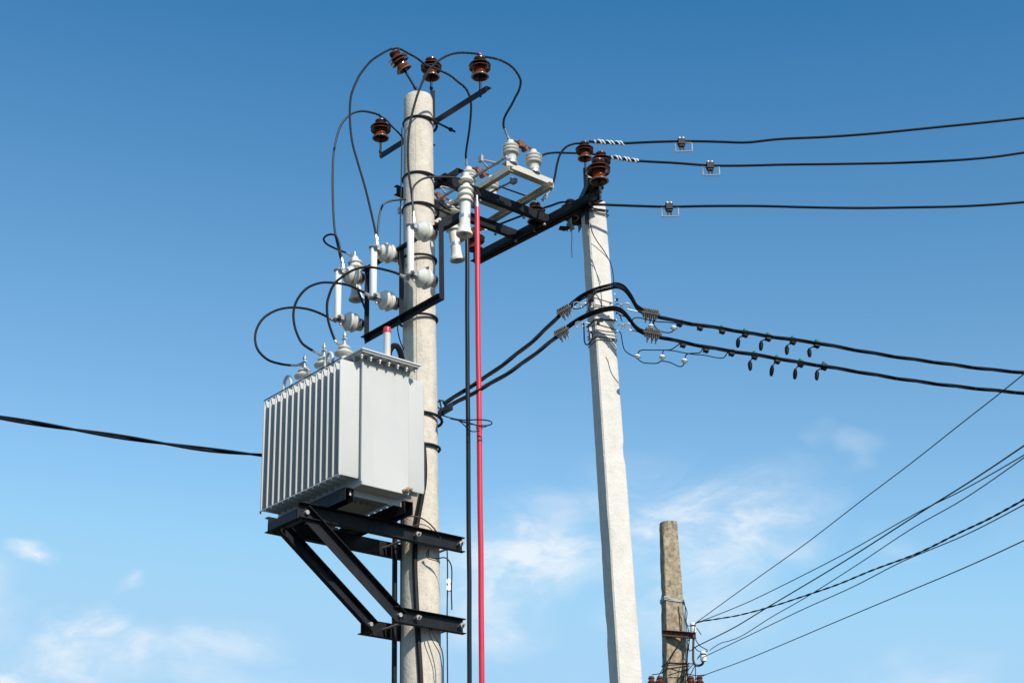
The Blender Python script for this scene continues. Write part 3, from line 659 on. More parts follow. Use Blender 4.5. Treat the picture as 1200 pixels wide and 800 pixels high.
cable('jumper_cable', 'black jumper from the leaning insulator over the pole top to the switch, sagging right', 'cable',
      [(461, 57.5), (468, 57.3), (478, 62.5), (488, 68), (499, 76), (509, 80), (516, 83), (528, 89), (536.5, 96), (543, 101), (548, 107.5), (551.5, 118), (552, 130), (550, 152.5), (546.6, 175), (546, 186), (548, 203)], S(460, 60, 12.40), dtop(1, 0), rj, M_CABLEG, GJ, lug1=.13, spiral=[(.02, .62)])
cable('jumper_cable', 'black jumper from the lowest left insulator down to the left fuse', 'cable',
      [(446, 136.5), (443, 134.5), (435, 132), (423, 130.5), (410.5, 134.5), (399, 148), (392, 173), (390, 197.5), (390, 230), (392, 267.5), (397, 292.5), (399.5, 304), (401, 314)], P_L+Z*.33, PF[0], rj, M_CABLEG, GJ, lug1=.10, spiral=[(.0, .32)])
cable('jumper_cable', 'short black jumper from the lowest left insulator passing behind the round pole', 'cable',
      [(446, 136.5), (453, 141), (459, 148), (469, 158), (480, 175), (497, 199), (515, 215), (537, 224), (560, 232)], P_L+Z*.33, S(560, 232, 12.9), rj*.8, M_CABLE, GJ, spiral=[(.0, .3)])
cable('jumper_cable', 'black jumper arching left from the pink-capped insulator down in front of the round pole', 'cable',
      [(563, 65), (557, 63), (539, 62), (525, 65), (512, 73), (500.5, 86), (491.5, 105), (485, 125.5), (480, 148), (478, 175), (479, 202.5), (482, 225), (484.5, 248), (485, 262)], P_R+Z*.33, PF[2], rj, M_CABLEG, GJ, lug1=.10, spiral=[(.0, .42)])
cable('jumper_cable', 'black jumper curling right from the pink-capped insulator down to the nearest switch pole', 'cable',
      [(563, 66), (573.6, 67.5), (583, 69.5), (590.5, 72.6), (598, 77), (604, 83), (610, 94), (608.5, 105), (604, 114), (599.5, 123), (591.6, 137), (590, 147), (592, 153), (596, 163), (600, 172)], P_R+Z*.33, dtop(0, 0), rj, M_CABLEG, GJ, lug1=.17, spiral=[(.0, .45)])
cable('jumper_cable', 'grey-black jumper from the right fuse across the round pole to the nearest arrester', 'cable',
      [(485, 262), (484, 246), (483, 230), (484, 221), (488, 215), (497.5, 209), (514, 207.2), (532, 208), (540, 210), (546, 214)], PF[2], S(546, 214, 12.04), .009, M_CABLEG, GJ, lug0=.06)
cable('jumper_cable', 'black jumper from the middle fuse across the round pole under the platform', 'cable',
      [(442, 288), (442.5, 276), (444, 257), (448, 241.5), (456, 236), (469, 234), (482.5, 232.5), (494, 231), (505, 233.5), (514, 238), (522, 244), (528, 247)], PF[1], S(528, 247, 12.7), .009, M_CABLEG, GJ, lug0=.08)
cable('jumper_cable', 'black jumper looping behind the left fuse to the half hidden arrester', 'cable',
      [(402.5, 314), (401, 305), (397.5, 286), (394, 277), (388, 274.6), (382, 276.5), (379.3, 280.5), (383, 286), (392.5, 291), (405, 296), (415, 301)], PF[0]-B*.01, S(415, 301, 12.95), .009, M_CABLE, GJ, lug0=.08, lug1=.08)
cable('jumper_cable', 'black cable arching from the right fuse foot down to the nearest transformer bushing', 'cable',
      [(476, 325.5), (468, 321.5), (460, 318.5), (445, 314.7), (430, 313), (415, 316), (400, 325), (391, 334), (386, 345), (383.2, 357.5), (384.5, 375), (390, 392.5), (394, 401), (398, 403.5)], PFL[2], W(-.345, -1.0, 6.82), rj, M_CABLE, GJ, lug0=.06, lug1=.05)
cable('jumper_cable', 'black cable arching from the middle fuse foot down to the middle transformer bushing', 'cable',
      [(434, 347), (427, 343), (420, 339.5), (407.5, 334), (390, 331.3), (375, 331.5), (360, 337.5), (349, 350), (344, 365), (345.5, 383), (352.5, 400), (361, 407.5), (370, 412.5), (378, 416.5)], PFL[1], W(-.063, -1.0, 6.82), rj, M_CABLE, GJ, lug0=.06, lug1=.09)
cable('jumper_cable', 'black cable sweeping far left from the left fuse foot to the left transformer bushing', 'cable',
      [(391, 375), (386, 372.5), (372.5, 366), (357.5, 361.5), (340, 360.3), (322.5, 364), (307.5, 374), (299.5, 390), (301, 407.5), (312.5, 420.5), (327.5, 426), (344, 428), (356, 426.5)], PFL[0], W(.215, -1.0, 6.82), rj, M_CABLE, GJ, lug0=.06, lug1=.12)
cable('jumper_cable', 'black jumper from the nearest switch pole to the rear insulator at the white pole top', 'cable',
      [(624, 190), (628, 187.5), (638, 181), (650, 179), (662, 179.3), (676, 179.6), (690, 180), (702, 182)], dtop(0, 1), S(702, 182, 13.35), rj, M_CABLE, GJ, lug0=.12)
cable('jumper_cable', 'black jumper drooping from the highest insulator of the white pole to the switch frame corner', 'cable',
      [(681, 168.5), (674, 168.4), (664, 172), (657, 180), (653, 192), (650, 208), (646, 221), (641, 228), (637.5, 232.5)], S(681, 168, 13.0), S(637, 232, 12.95), rj, M_CABLE, GJ, lug1=.09)
cable('jumper_cable', 'black jumper from the far left beam insulator under the platform toward the white pole', 'cable',
      [(557, 276), (565, 269), (576, 266.5), (590, 261), (611, 253), (630, 246), (646, 241), (658, 237), (669, 238)], S(557, 274, 14.0), S(669, 236, 13.45), rj, M_CABLE, GJ)
cable('jumper_cable', 'thin black wire crossing behind the switch frame', 'cable',
      [(572, 213), (580, 216), (595, 222), (612, 228), (628, 234)], du(.13, .9, .3), S(628, 234, 13.4), .008, M_CABLE, GJ)
# LV hose at the back of the transformer and cables down the round pole
cable('black_hose', 'thick black hose curling down behind the filler pipe of the transformer', 'cable',
      [(455, 440), (455.5, 416), (459, 407), (464, 405), (468, 410), (470.5, 419), (473, 435), (475, 470), (476, 520)], W(-.45, -.62, 6.6), S(476, 520, 12.25), .024, M_CABLE)
rp = 12.467-.20
cable('black_cable', 'thick black cable running down the front face of the round pole', 'cable',
      [(496, 521), (497.5, 545), (497, 565), (494, 583), (490, 605), (487, 625), (486, 660), (487, 690), (489.5, 740), (493, 800), (496, 900), (499, 1100)], S(496, 521, 12.30), S(499, 1100, rp), .0215, M_CABLE)
mbt = MB(); q0 = S(463, 590, 12.46); q1 = S(462, 800, 12.46); q1 = q0+(q1-q0)*(q0.z/(q0.z-q1.z))
solo('black_conduit', MB().tube([q0+Z*.15, q0.lerp(q1, .3), q1], .0215, 10), M_CABLE, 'black conduit running down just left of the round pole', 'conduit', q1)
q2 = q0+V((.05, .05, 0)); q3 = q1+V((.05, .05, 0))
solo('black_conduit', MB().tube([q2+Z*.15, q2.lerp(q3, .3), q3], .011, 8), M_CABLE, 'slimmer black cable between the left conduit and the round pole', 'conduit', q3)
cable('thin_wire', 'thin dark wire hooked down left of the round pole from the fuse frame', 'wire', [(467, 375), (466, 385), (468, 396), (471, 405), (475, 413)], S(467, 375, 12.3), S(475, 413, 12.45), .005)
cable('thin_wire', 'thin dark wire running down along the upper left edge of the round pole', 'wire', [(471, 150), (470.5, 200), (469.5, 240), (469, 290)], S(471, 150, 12.42), S(469, 290, 12.42), .006)
# grounding wires right of the round pole
dz = 12.467
t = thing('ground_wire', 'thin dark wires with a white clip hanging beside the round pole under the bracket', 'wire', S(524.5, 640, dz))
part('wire', MB().tube(smooth(track([(519, 635), (523.5, 640), (524.5, 680), (524, 720), (524.5, 800), (526, 1000)], S(519, 635, dz), S(526, 1000, dz)), 5), .0055, 6), M_CABLE, t)
part('wire', MB().tube(smooth(track([(502, 645), (503, 652), (511, 654), (521, 653), (527, 658), (529.5, 668), (529, 690), (529.5, 714)], S(502, 645, dz-.2), S(529.5, 714, dz-.05)), 5), .0055, 6), M_CABLE, t)
part('wire', MB().tube(smooth(track([(503, 643), (500, 648), (502, 654), (509, 656), (516, 659)], S(503, 643, dz-.21), S(516, 659, dz-.15)), 5), .004, 6), M_CABLE, t)
part('clip', MB().box(S(526.5, 681, dz-.03), V((.022, 0, 0)), V((0, .012, 0)), Z*.016).box(S(526.5, 688.5, dz-.03), V((.022, 0, 0)), V((0, .012, 0)), Z*.018).box(S(526.5, 685, dz-.03), V((.010, 0, 0)), V((0, .016, 0)), Z*.05), M_WHITE, t)
t = thing('ground_wire', 'pair of thin wires curving down the right flank of the round pole below the bracket', 'wire', S(505, 735, dz-.2))
part('wire', MB().tube(smooth(track([(504, 733), (508, 742), (515, 755), (519, 768), (519.5, 800), (521, 1000)], S(504, 733, dz-.19), S(521, 1000, dz-.14)), 5), .005, 6), M_CABLE, t)
part('wire', MB().tube(smooth(track([(504, 735), (503.5, 743), (509, 754), (515, 765), (517.5, 780), (518, 800), (519, 1000)], S(504, 735, dz-.2), S(519, 1000, dz-.16)), 5), .004, 6), M_CABLE, t)
cable('thin_wire', 'brownish wire bowing from the drain valve round the pole above the long channel', 'wire', [(470, 606), (480, 604.5), (492, 606), (503, 613), (511, 622), (516, 630)], S(470, 606, 12.2), S(516, 630, 12.35), .006, M_RUST)
cable('thin_wire', 'second thin brownish wire bowing round the pole above the long channel', 'wire', [(478, 618), (492, 614), (502, 617), (509, 624)], S(478, 618, 12.25), S(509, 624, 12.3), .004, M_RUST)

# rings low on the pole, LV anchor bracket
LVB = thing('anchor_bracket', 'small dark angle bracket ringed to the right side of the round pole at transformer height', 'bracket', W(-.1, .22, zfront(478)))
zb = zfront(478)
part('clamp_ring', MB().ring(PO+Z*(zb-.03)+B*.02, V((B.x*.10, B.y*.10, 1)), prad(zb)+.022, .0125, 44, 8), M_BLACK, LVB)
part('angle_bar', MB().prism(Lp(.07, .07, .007), S(531, 480, 12.30), S(514, 490, 12.75), V((0, 0, 1)), V((-.75, -.6, 0)).normalized()), M_BLACK, LVB, bev=.0015)
part('eye_bolt', MB().ring(S(517, 474, 12.5), F, .035, .006, 20, 6).tube([S(515, 468, 12.5), S(519, 486, 12.5)], .008, 6), M_BLACK, LVB)
zb2 = zfront(514)
pb = solo('pole_band', MB().ring(PO+Z*(zb2-.02), V((.03, -.05, 1)), prad(zb2)+.016, .0115, 44, 8), M_BLACK, 'dark ring clamp round the pole just below the anchor bracket', 'clamp', PO+Z*zb2)
# conduits
def conduit(name, label, x0, y0, x1, y1, D, r, m, cat='conduit', joints=()):
    a = S(x0, y0, D); b = S(x1, y1, D); d = b-a; b = a+d*(a.z/(a.z-b.z))
    t = thing(name, label, cat, b)
    pts = [a.lerp(b, i/24)+V((.004*noise.noise(V((i*.7, D, 0))), .004*noise.noise(V((i*.7, 9, D))), 0)) for i in range(25)]
    part('pipe', MB().tube(smooth(pts, 3), r, 16), M_PIPE if m is M_CABLE else m, t)
    for j in joints:
        p = S(x0+(x1-x0)*(j-y0)/(y1-y0), j, D); part('joint', MB().lathe([(r, -.02), (r+.004, -.02), (r+.004, .02), (r, .02)], p, Z, 16), m, t)
    return t
RC = conduit('operating_rod', 'long bright red vertical pipe hanging down from the switch between the two poles', 559, 243, 564.8, 800, 12.62, .0225, M_RED, 'pipe', (500,))
part('rod_joint', MB().lathe([(0, 0), (.020, 0), (.020, .05), (.012, .055), (.012, .12), (0, .12)], S(559, 243, 12.62), Z, 10), M_ZINC, RC)
conduit('black_conduit', 'black vertical pipe with a bright highlight just left of the red pipe', 547.3, 279, 550.3, 800, 12.56, .0190, M_CABLE)
t = thing('wire_loop', 'loose loops of thin black wire round the two vertical pipes beside the round pole', 'wire', S(520, 487, 12.4))
part('wire', MB().tube(smooth(track([(517, 486), (530, 490), (545, 492), (560, 491.5), (572, 492.5), (576.5, 495.5), (573, 498), (560, 498), (545, 495), (535, 491)], S(517, 486, 12.52), S(535, 491, 12.45)), 6), .0052, 6), M_CABLE, t)
part('wire', MB().tube(smooth(track([(528, 490.5), (540, 493), (552, 496), (566, 500), (574, 497)], S(528, 490, 12.4), S(574, 497, 12.5)), 6), .0045, 6), M_CABLE, t)
part('wire', MB().tube(smooth(track([(535, 491), (542, 496), (549, 503), (554, 505.5), (562, 504.5)], S(535, 491, 12.3), S(562, 504.5, 12.5)), 6), .0045, 6), M_CABLE, t)

# ------------------------------------------------------------------ HV line to the right
def az_plane(P, azd): a = math.radians(azd); return V((math.cos(a), -math.sin(a), 0))  # normal of the vertical plane through P running at azd
def run(px, P, azd): n_ = az_plane(P, azd); return [plane(x, y, P, n_) for x, y in px]
def extend(path, total, rise):
    P = list(path); L = (P[-1]-P[-2]).length; d = (P[-1]-P[-2]).normalized(); g_ = 0
    while g_ < total:
        L = min(L*1.35, 3); g_ += L; P.append(P[-1]+d*L+Z*rise*L/total*(g_/total))
    return P
def hvline(label, px, P, azd, wrap=None, wrapc=M_WHITE):
    path = extend(run(px, P, azd), 16, 1.0)
    sp = smooth(path, 6); t = thing('power_line', label, 'power line', path[0], 'high-voltage lines running right')
    part('conductor', MB().tube(sp, .0125, 8), M_CABLE, t)
    if wrap:
        w_ = smooth(run(wrap, P, azd), 8)
        part('spiral_wrap', helix(w_, .017, .0075, .085, 0, 6, .006), wrapc, t)
        part('spiral_wrap', helix(w_, .017, .0075, .085, 2.2, 6, .006), wrapc, t)
    return path
H1P = S(688, 168, 13.0); H2P = S(712, 184, 13.3); H3P = S(700, 240, 12.85)
hvline('highest of the three black power lines leaving the white pole top', [(690, 166), (705, 167), (730, 168), (765, 166.5), (800, 165.7), (825, 165.8), (850, 166.5), (876, 167), (915, 163), (970, 160.5), (1030, 156), (1100, 149), (1160, 143), (1200, 138.5)], H1P, 86, [(696, 165.5), (710, 167), (731, 168)])
hvline('middle of the three black power lines, white spiral wrap at the white pole', [(708, 183), (722, 185), (746, 188.5), (790, 191), (832, 194), (870, 194.2), (920, 193), (980, 192.3), (1050, 191), (1110, 188.5), (1160, 184.5), (1200, 179)], H2P, 86, [(716, 184), (730, 186), (748, 189)])
hvline('lowest of the three black power lines, leaving the white pole below its cap', [(690, 239.5), (714, 240.2), (750, 241.5), (785, 242.3), (830, 241.5), (890, 241.5), (950, 243), (1010, 243.8), (1070, 243), (1120, 242), (1160, 240), (1200, 237)], H3P, 86)
t = [o for o in col.objects if o.name.startswith('power_line')][-1]
part('spiral_wrap', helix(smooth(track([(561, 272), (568, 269.5), (578, 267)], S(560, 272, 13.9), S(578, 267, 13.8)), 6), .014, .0065, .07, 0, 6, .006), M_WHITE, I6) if 0 else None
sp_ = helix(smooth(track([(560, 271.5), (568, 268.5), (579, 266)], S(560, 272, 13.95), S(579, 266, 13.85)), 6), .016, .0065, .08, 0, 6, .006)
solo('spiral_tie', sp_, M_WHITE, 'white spiral tie on the wire just right of the red pipe under the platform', 'wire tie')
strap(wp, S(700, 241, 12.95).z, .007, 'cable_loop', m=M_CABLE, slack=.012); strap(wp, S(700, 244, 12.95).z, .006, 'cable_loop', tilt=-.02, m=M_CABLE, slack=.012)
def guard(label, x, y, P, azd, dx):
    n_ = az_plane(P, azd); c = plane(x, y, P, n_); s = depth(c)/FPX; t = thing('spark_guard', label, 'line clamp', c, 'clamps with wire frames on the high-voltage lines')
    X = V((math.sin(math.radians(azd)), math.cos(math.radians(azd)), 0)); Y = n_
    part('clamp_body', MB().box(c, X*4.3*s, Y*.026, Z*4.0*s).box(c-Z*5*s, X*3.4*s, Y*.018, Z*1.6*s), M_CABLE, t, bev=.004)
    for k in (-1, 1):
        part('clamp_cap', MB().lathe([(0, 0), (.017, 0), (.017, .016), (.010, .022), (0, .023)], c+X*2.2*k*s+Z*4*s, Z, 8), M_ZINC, t)
        part('bolt', MB().lathe([(0, -.03), (.009, -.03), (.009, 0), (0, 0)], c+X*1.8*k*s-Z*6*s, Z, 6), M_RUST, t)
    a = c+X*(dx-10)*s-Z*1.0*s
    p = [c+X*(dx-10)*s-Z*(.5)*s, c+X*(dx-10.2)*s-Z*13*s, c+X*(dx+9.5)*s-Z*12*s, c+X*(dx+9.5)*s-Z*1.0*s, c+X*3*s-Z*.5*s]
    pts = []
    for q, r_ in zip(p, p[1:]): pts += [q.lerp(r_, .04), q.lerp(r_, .5), r_.lerp(q, .04)]
    part('wire_frame', MB().tube([c-X*3*s-Z*2.5*s]+pts, .0062, 6), M_ZINC, t)
guard('black clamp with square wire frame on the highest power line', 798.5, 166.8, H1P, 86, 2.5)
guard('black clamp with square wire frame on the middle power line', 832, 194.5, H2P, 86, 1)
guard('black clamp with square wire frame on the lowest power line', 784, 242.5, H3P, 86, 1)

# ------------------------------------------------------------------ LV bundles
def bundle(name, label, path, R, r, n_=4, pitch=.9, group=None, m=None, cat='cable bundle'):
    t = thing(name, label, cat, path[0], group)
    for k in range(n_): part('strand', helix(path, R, r, pitch, 2*math.pi*k/n_, 7, .05), m or M_TWIST, t)
    return t
GB = 'twisted low-voltage cable bundles'
b1 = smooth(track([(520, 473), (545, 457), (575, 437.5), (600, 419), (625, 399), (645, 380), (656, 369)], S(520, 473, 12.55), S(656, 369, 12.87)), 6)
b2 = smooth(track([(523, 477), (550, 463), (575, 449), (600, 434), (625, 416), (645, 400.5), (655, 393)], S(523, 477, 12.5), S(655, 393, 12.87)), 6)
bundle('cable_bundle', 'upper of two black cable bundles climbing from the round pole to the white pole', b1, .0105, .0092, 3, 1.1, GB)
bundle('cable_bundle', 'lower of two black cable bundles climbing from the round pole to the white pole', b2, .0105, .0092, 3, 1.1, GB)
def loose(label, pxs, P0, P1, offs, r=.0072, group=GB):
    t = thing('cable_bundle', label, 'cable bundle', P0, group); base = pxs
    for i, o in enumerate(offs):
        px = [(x+o*(.4 if 0 < j < len(base)-1 else 0)*math.sin(j*1.3+i), y+o*(1 if 0 < j < len(base)-1 else .3)) for j, (x, y) in enumerate(base)]
        d = V((0, .02*(i-1.5), 0)); part('strand', MB().tube(smooth(track(px, P0+d, P1+d), 6), r, 7), M_TWIST, t)
loose('loose black strands arching over the white pole, upper set', [(656, 369), (666, 362), (673, 355), (682, 347.5), (697, 340.5), (715, 336), (724, 334.5), (732, 338), (738, 347), (742, 354), (747, 360), (755, 365), (766, 370)], S(656, 369, 12.92), S(766, 370, 12.92), (-3.0, -1.0, 1.0, 2.8))
loose('loose black strands arching over the white pole, lower set', [(654, 394), (664, 385), (673, 378), (682, 372), (697, 365.5), (715, 361.5), (724, 362), (731, 366), (737, 374), (742, 381), (749, 386.5), (757, 390), (768, 394)], S(654, 394, 12.92), S(768, 394, 12.92), (-2.2, -.7, .9, 2.2))
cable('thin_wire', 'thin black wire looping in front of the upper strands on the white pole', 'wire', [(671, 362), (680, 361), (690, 354), (697, 345), (702, 350), (705, 358), (704.5, 366)], S(671, 362, 12.75), S(704.5, 366, 12.8), .0045)
cable('thin_wire', 'black wire loop hanging left of the white pole below the strands', 'wire', [(684, 378), (684.5, 390), (685, 400), (688, 404), (692, 401), (694, 394), (693, 388)], S(684, 378, 12.8), S(693, 388, 12.85), .006)
cable('thin_wire', 'thin dark wire lying down the lit face of the white pole below its cap', 'wire', [(692, 262), (694, 272), (700, 283), (709, 296), (716, 310), (718.5, 322), (719.5, 336)], S(692, 262, 12.9), S(719.5, 336, 12.85), .0045)
cable('thin_wire', 'thin dark wire slanting from the left arris of the white pole', 'wire', [(692.5, 285), (700, 291), (710, 300), (716, 308)], S(692.5, 285, 12.9), S(716, 308, 12.88), .003)
# metal bands and hooks on the white pole
for y, m_, tl, r_ in ((354, M_ZINC, -.01, .0035), (356.5, M_ZINC, .0, .004), (346, M_ZINC, -.03, .003), (372, M_CABLE, .02, .006), (384, M_ZINC, 0, .004), (387, M_ZINC, -.01, .0035), (392, M_RUST, 0, .004), (396, M_RUST, .015, .003), (377, M_CABLE, -.03, .003)):
    strap(wp, S(708, y, 12.95).z, r_, tilt=tl, m=m_)
part('cast_lump', MB().box(S(704, 375, 12.87), V((.022, 0, 0)), V((0, .012, 0)), Z*.014).box(S(701, 377, 12.87), V((.012, 0, 0)), V((0, .02, 0)), Z*.022), M_CABLE, wp)
part('cast_lump', MB().box(S(692.5, 349, 12.84), V((.025, 0, 0)), V((0, .02, 0)), Z*.028).tube([S(692, 352, 12.84), S(690, 362, 12.84), S(693, 370, 12.84)], .008, 6), M_CABLE, wp)
part('band_buckle', MB().box(S(693, 358, 12.90), V((.010, 0, 0)), V((0, .012, 0)), Z*.022).box(S(692, 386, 12.90), V((.010, 0, 0)), V((0, .012, 0)), Z*.018).box(S(693, 395, 12.90), V((.006, 0, 0)), V((0, .010, 0)), Z*.03), M_ZINC, wp)
for y_ in (345, 352, 367, 375, 388):
    part('band_tip', MB().box(S(720.5+(y_-345)*.07, y_, 12.99), V((.006, 0, 0)), V((0, .010, 0)), Z*.007), M_ZINC, wp)
part('red_clip', MB().box(S(723, 351, 12.92), V((.010, 0, 0)), V((0, .015, 0)), Z*.008), M_COPPER, wp)
def hook(label, x, y, D, s=1):
    t = thing('anchor_hook', label, 'hook', S(x, y, D), 'galvanised anchor hooks on the white pole')
    px = [(x-8, y), (x-4, y-1), (x, y), (x+1, y+3), (x-2, y+4), (x-1, y+1), (x+4, y-2), (x+8, y-1), (x+9, y+3), (x+6, y+5), (x+14, y+7), (x+22, y+9)]
    if s < 0: px = [(2*x-a, b) for a, b in px[:10]]
    part('hook_wire', MB().tube(smooth(track(px, S(x-8*s, y, D), S(x+10, y, D)), 5), .0055, 7), M_ZINC, t)
hook('white metal hook right of the white pole at the upper strands', 729, 357, 12.95)
hook('white metal hook right of the white pole at the lower strands', 731, 381, 12.95)
hook('white metal hook left of the white pole at the upper strands', 681, 356, 12.85, -1)
hook('white metal hook left of the white pole at the lower strands', 683, 379, 12.85, -1)

LVP = S(766, 370, 12.87); LAZ = 80
up_px = [(766, 370), (797, 377), (821, 381), (847, 385), (874, 389.5), (901, 394), (930, 398), (958, 402), (1005, 410.5), (1050, 418), (1104, 425.5), (1153, 432), (1200, 436.5)]
lo_px = [(768, 394), (801, 401), (828, 406.5), (858, 411.5), (885, 415.5), (911.5, 420), (939, 425), (966, 429), (1005, 435.5), (1050, 443), (1104, 450.5), (1153, 456), (1200, 460.5)]
LVP2 = S(768, 394, 12.87)
for px, P, lb in ((up_px, LVP, 'upper black twisted cable bundle running right off the white pole'), (lo_px, LVP2, 'lower black twisted cable bundle running right off the white pole')):
    pa = extend(run(px, P, LAZ), 18, 2.0)
    bundle('cable_bundle', lb, smooth(pa, 5), .0105, .0078, 3, 1.1, GB)
# ribbed grey connector blocks
def block(label, x, y, D, ang, w_=.135, h_=.085):
    c = S(x, y, D); s = depth(c)/FPX; a = math.radians(ang); X = (RT*math.cos(a)-UP*math.sin(a)); Yv = (RT*math.sin(a)+UP*math.cos(a)); n_ = F
    t = thing('connector_block', label, 'connector', c, 'ribbed grey connector blocks on the strands')
    part('body', MB().box(c, X*w_/2, Yv*h_/2*.86, n_*.03), M_BLOCK, t, bev=.006)
    for i in range(7):
        part('rib', MB().box(c+X*(-w_/2+.012+i*(w_-.024)/6)-Yv*.002*(i % 2), X*.0045, Yv*h_/2, n_*.037), M_BLOCK, t, bev=.001)
    for k in (-.5, .1, .6):
        part('bolt', MB().lathe([(0, -.045), (.007, -.045), (.007, -.02), (.013, -.02), (.013, 0), (0, 0)], c+X*k*w_/2-Yv*h_/2, Yv, 6), M_ZINC, t)
    part('strap', MB().box(c+Yv*.004, X*(w_/2+.012), Yv*.008, n_*.04), M_BLOCK, t)
block('ribbed grey connector on the upper bundle left of the white pole', 661, 363.5, 12.85, -28, .12, .075)
block('ribbed grey connector on the lower bundle left of the white pole', 658, 389, 12.85, -28, .12, .075)
block('ribbed grey connector on the upper bundle right of the white pole', 762.5, 367.5, 12.84, 10)
block('ribbed grey connector on the lower bundle right of the white pole', 764.5, 390.5, 12.84, 10)
# taps with hanging plugs
def tap(idx, x, y, P, plug, label, green):
    n_ = az_plane(P, LAZ); c = plane(x, y, P, n_)-n_*.02
    X = V((math.sin(math.radians(LAZ)), math.cos(math.radians(LAZ)), 0)); s = depth(c)/FPX
    t = thing('tap_connector', label, 'connector', c, 'tap connectors clipped on the twisted bundles')
    part('clamp_body', MB().box(c, X*3.2*s, n_*.025, Z*3.2*s).box(c+X*1.0*s-Z*2.6*s, X*1.6*s, n_*.02, Z*1.8*s), M_CABLE, t, bev=.004)
    if green: part('green_screw', MB().lathe([(0, 0), (.014, 0), (.016, .018), (.010, .026), (0, .026)], c+Z*3.0*s, Z, 8), M_GREEN, t)
    if plug:
        q = plane(plug[0], plug[1]-5, P, n_)-n_*.02; e = plane(plug[0]+.3+random.uniform(-1.3, 1.1), plug[1]+6+random.uniform(-.8, .6), P, n_)-n_*random.uniform(.0, .05)
        part('lead', MB().tube(smooth([c-Z*2*s+X*1*s, c.lerp(q, .5)+X*.5*s, q], 4), .0055, 6), M_CABLE, t)
        ax = (e-q).normalized(); L = (e-q).length
        part('hanging_plug', MB().lathe([(0, 0), (.010, 0), (.014, L*.1), (.014, L*.16), (.018, L*.3), (.0195, L*.5), (.0175, L*.72), (.014, L*.9), (.010, L), (0, L)], q, ax, 10), M_BLOCK if idx < 2 else M_TWIST, t)
        for k in range(4): part('plug_rib', MB().ring(q+ax*L*(.3+.16*k), ax, (.0175-.001*k), .0035, 12, 5), M_TWIST, t)
ordn = ['first', 'second', 'third', 'fourth', 'fifth', 'sixth', 'seventh']
uc = [(797, 377.5, None), (821, 382, None), (847, 386, None), (874, 390, (866, 400)), (901, 394.5, (893, 403.5)), (930, 398.5, (923, 409)), (958, 402.5, (949, 412.5))]
lc = [(801, 402, None), (828, 408, None), (858, 412, None), (885, 416, (879.5, 427)), (911.5, 421, (906, 432)), (939, 425, (933, 436)), (966.5, 428.5, (958.5, 438))]
for i, (x, y, pl_) in enumerate(uc): tap(i, x, y, LVP, pl_, 'black tap clamp on the upper right bundle, %s from the white pole%s' % (ordn[i], ', plug hanging below' if pl_ else ''), i > 1)
for i, (x, y, pl_) in enumerate(lc): tap(i, x, y, LVP2, pl_, 'black tap clamp on the lower right bundle, %s from the white pole%s' % (ordn[i], ', plug hanging below' if pl_ else ''), i > 2)
# thin drop wires with white balls
def thin(label, px, D=12.84, r=.0048, P1=None): return cable('thin_wire', label, 'wire', px, S(*px[0], D), P1 or S(*px[-1], D), r)
thin('thin black wire between the upper connector and the first upper tap clamps', [(740, 378), (742, 373.5), (747, 372), (757, 374), (768, 376.5), (782, 377.5), (797, 379), (810, 381.5), (821, 382)])
thin('thin black wire sagging under the upper connector with white balls on it', [(763, 384), (767, 374), (766, 380), (772, 387), (780, 389.5), (787, 389), (790, 385)])
thin('thin black wire dropping right of the white pole to the first low white ball', [(725.5, 388), (728, 392), (729.5, 402), (732, 410), (738, 415), (745, 418.5), (752, 424), (760, 425.5), (770, 425.5), (775, 423), (785, 424.5), (795, 429), (800, 428.5), (802, 424)])
thin('thin black wire from the low white balls up to the lower bundle taps', [(747, 417), (748.5, 412), (753, 410), (765, 410), (778, 410), (786, 409.5), (792, 406), (797, 402)])
thin('thin black wire branching toward the third tap of the lower right bundle', [(779, 410), (790, 411), (800, 413), (812, 415), (825, 416), (840, 419), (848, 419), (852, 414), (856, 412)])
thin('short black wire hanging from the branch to the middle low white ball', [(777.5, 410), (776.5, 415), (776, 419)])
thin('short black wire from the lower branch to the right low white ball', [(802, 422), (804, 416), (808, 414), (820, 413), (823, 409), (827, 408)])
thin('black stub wire from the white pole under the lower strands', [(722, 366), (726, 369), (729, 376)], 12.85)
thin('thin dark wire reaching right from the white pole between the strands', [(726, 369), (733, 371), (740, 374)], 12.85)
for x, y, lb in ((763, 382.5, 'white ball clamp just under the upper right connector'), (789.5, 384.5, 'white ball clamp under the upper right bundle, near its first tap'), (747, 418, 'low white ball clamp nearest the white pole'), (776, 418.5, 'middle of three low white ball clamps right of the white pole'), (802, 423, 'low white ball clamp farthest from the white pole')):
    c = S(x, y, 12.83); t = thing('ball_clamp', lb, 'clamp', c, 'white ball clamps on thin wires')
    part('shell', MB().lathe([(0, -.022), (.012, -.020), (.024, -.008), (.026, .003), (.02, .014), (.010, .022), (0, .024)], c, V((.15, 0, 1)), 14), M_WHITE, t)
    part('seam', MB().ring(c-Z*.002, V((.15, 0, 1)), .0255, .003, 16, 5), M_BLOCK, t)

# cable entering from the left
pl0 = track([(-420, 423), (-150, 465), (0, 489), (80, 502), (160, 514.5), (235, 525.5), (306, 533), (380, 540), (470, 545)], S(-420, 423, 11.2), S(470, 545, 13.3)); pl0 = smooth(pl0, 6)
bundle('cable_bundle', 'black twisted cable coming in from the left edge behind the transformer', pl0, .0105, .0105, 2, 1.5, GB)

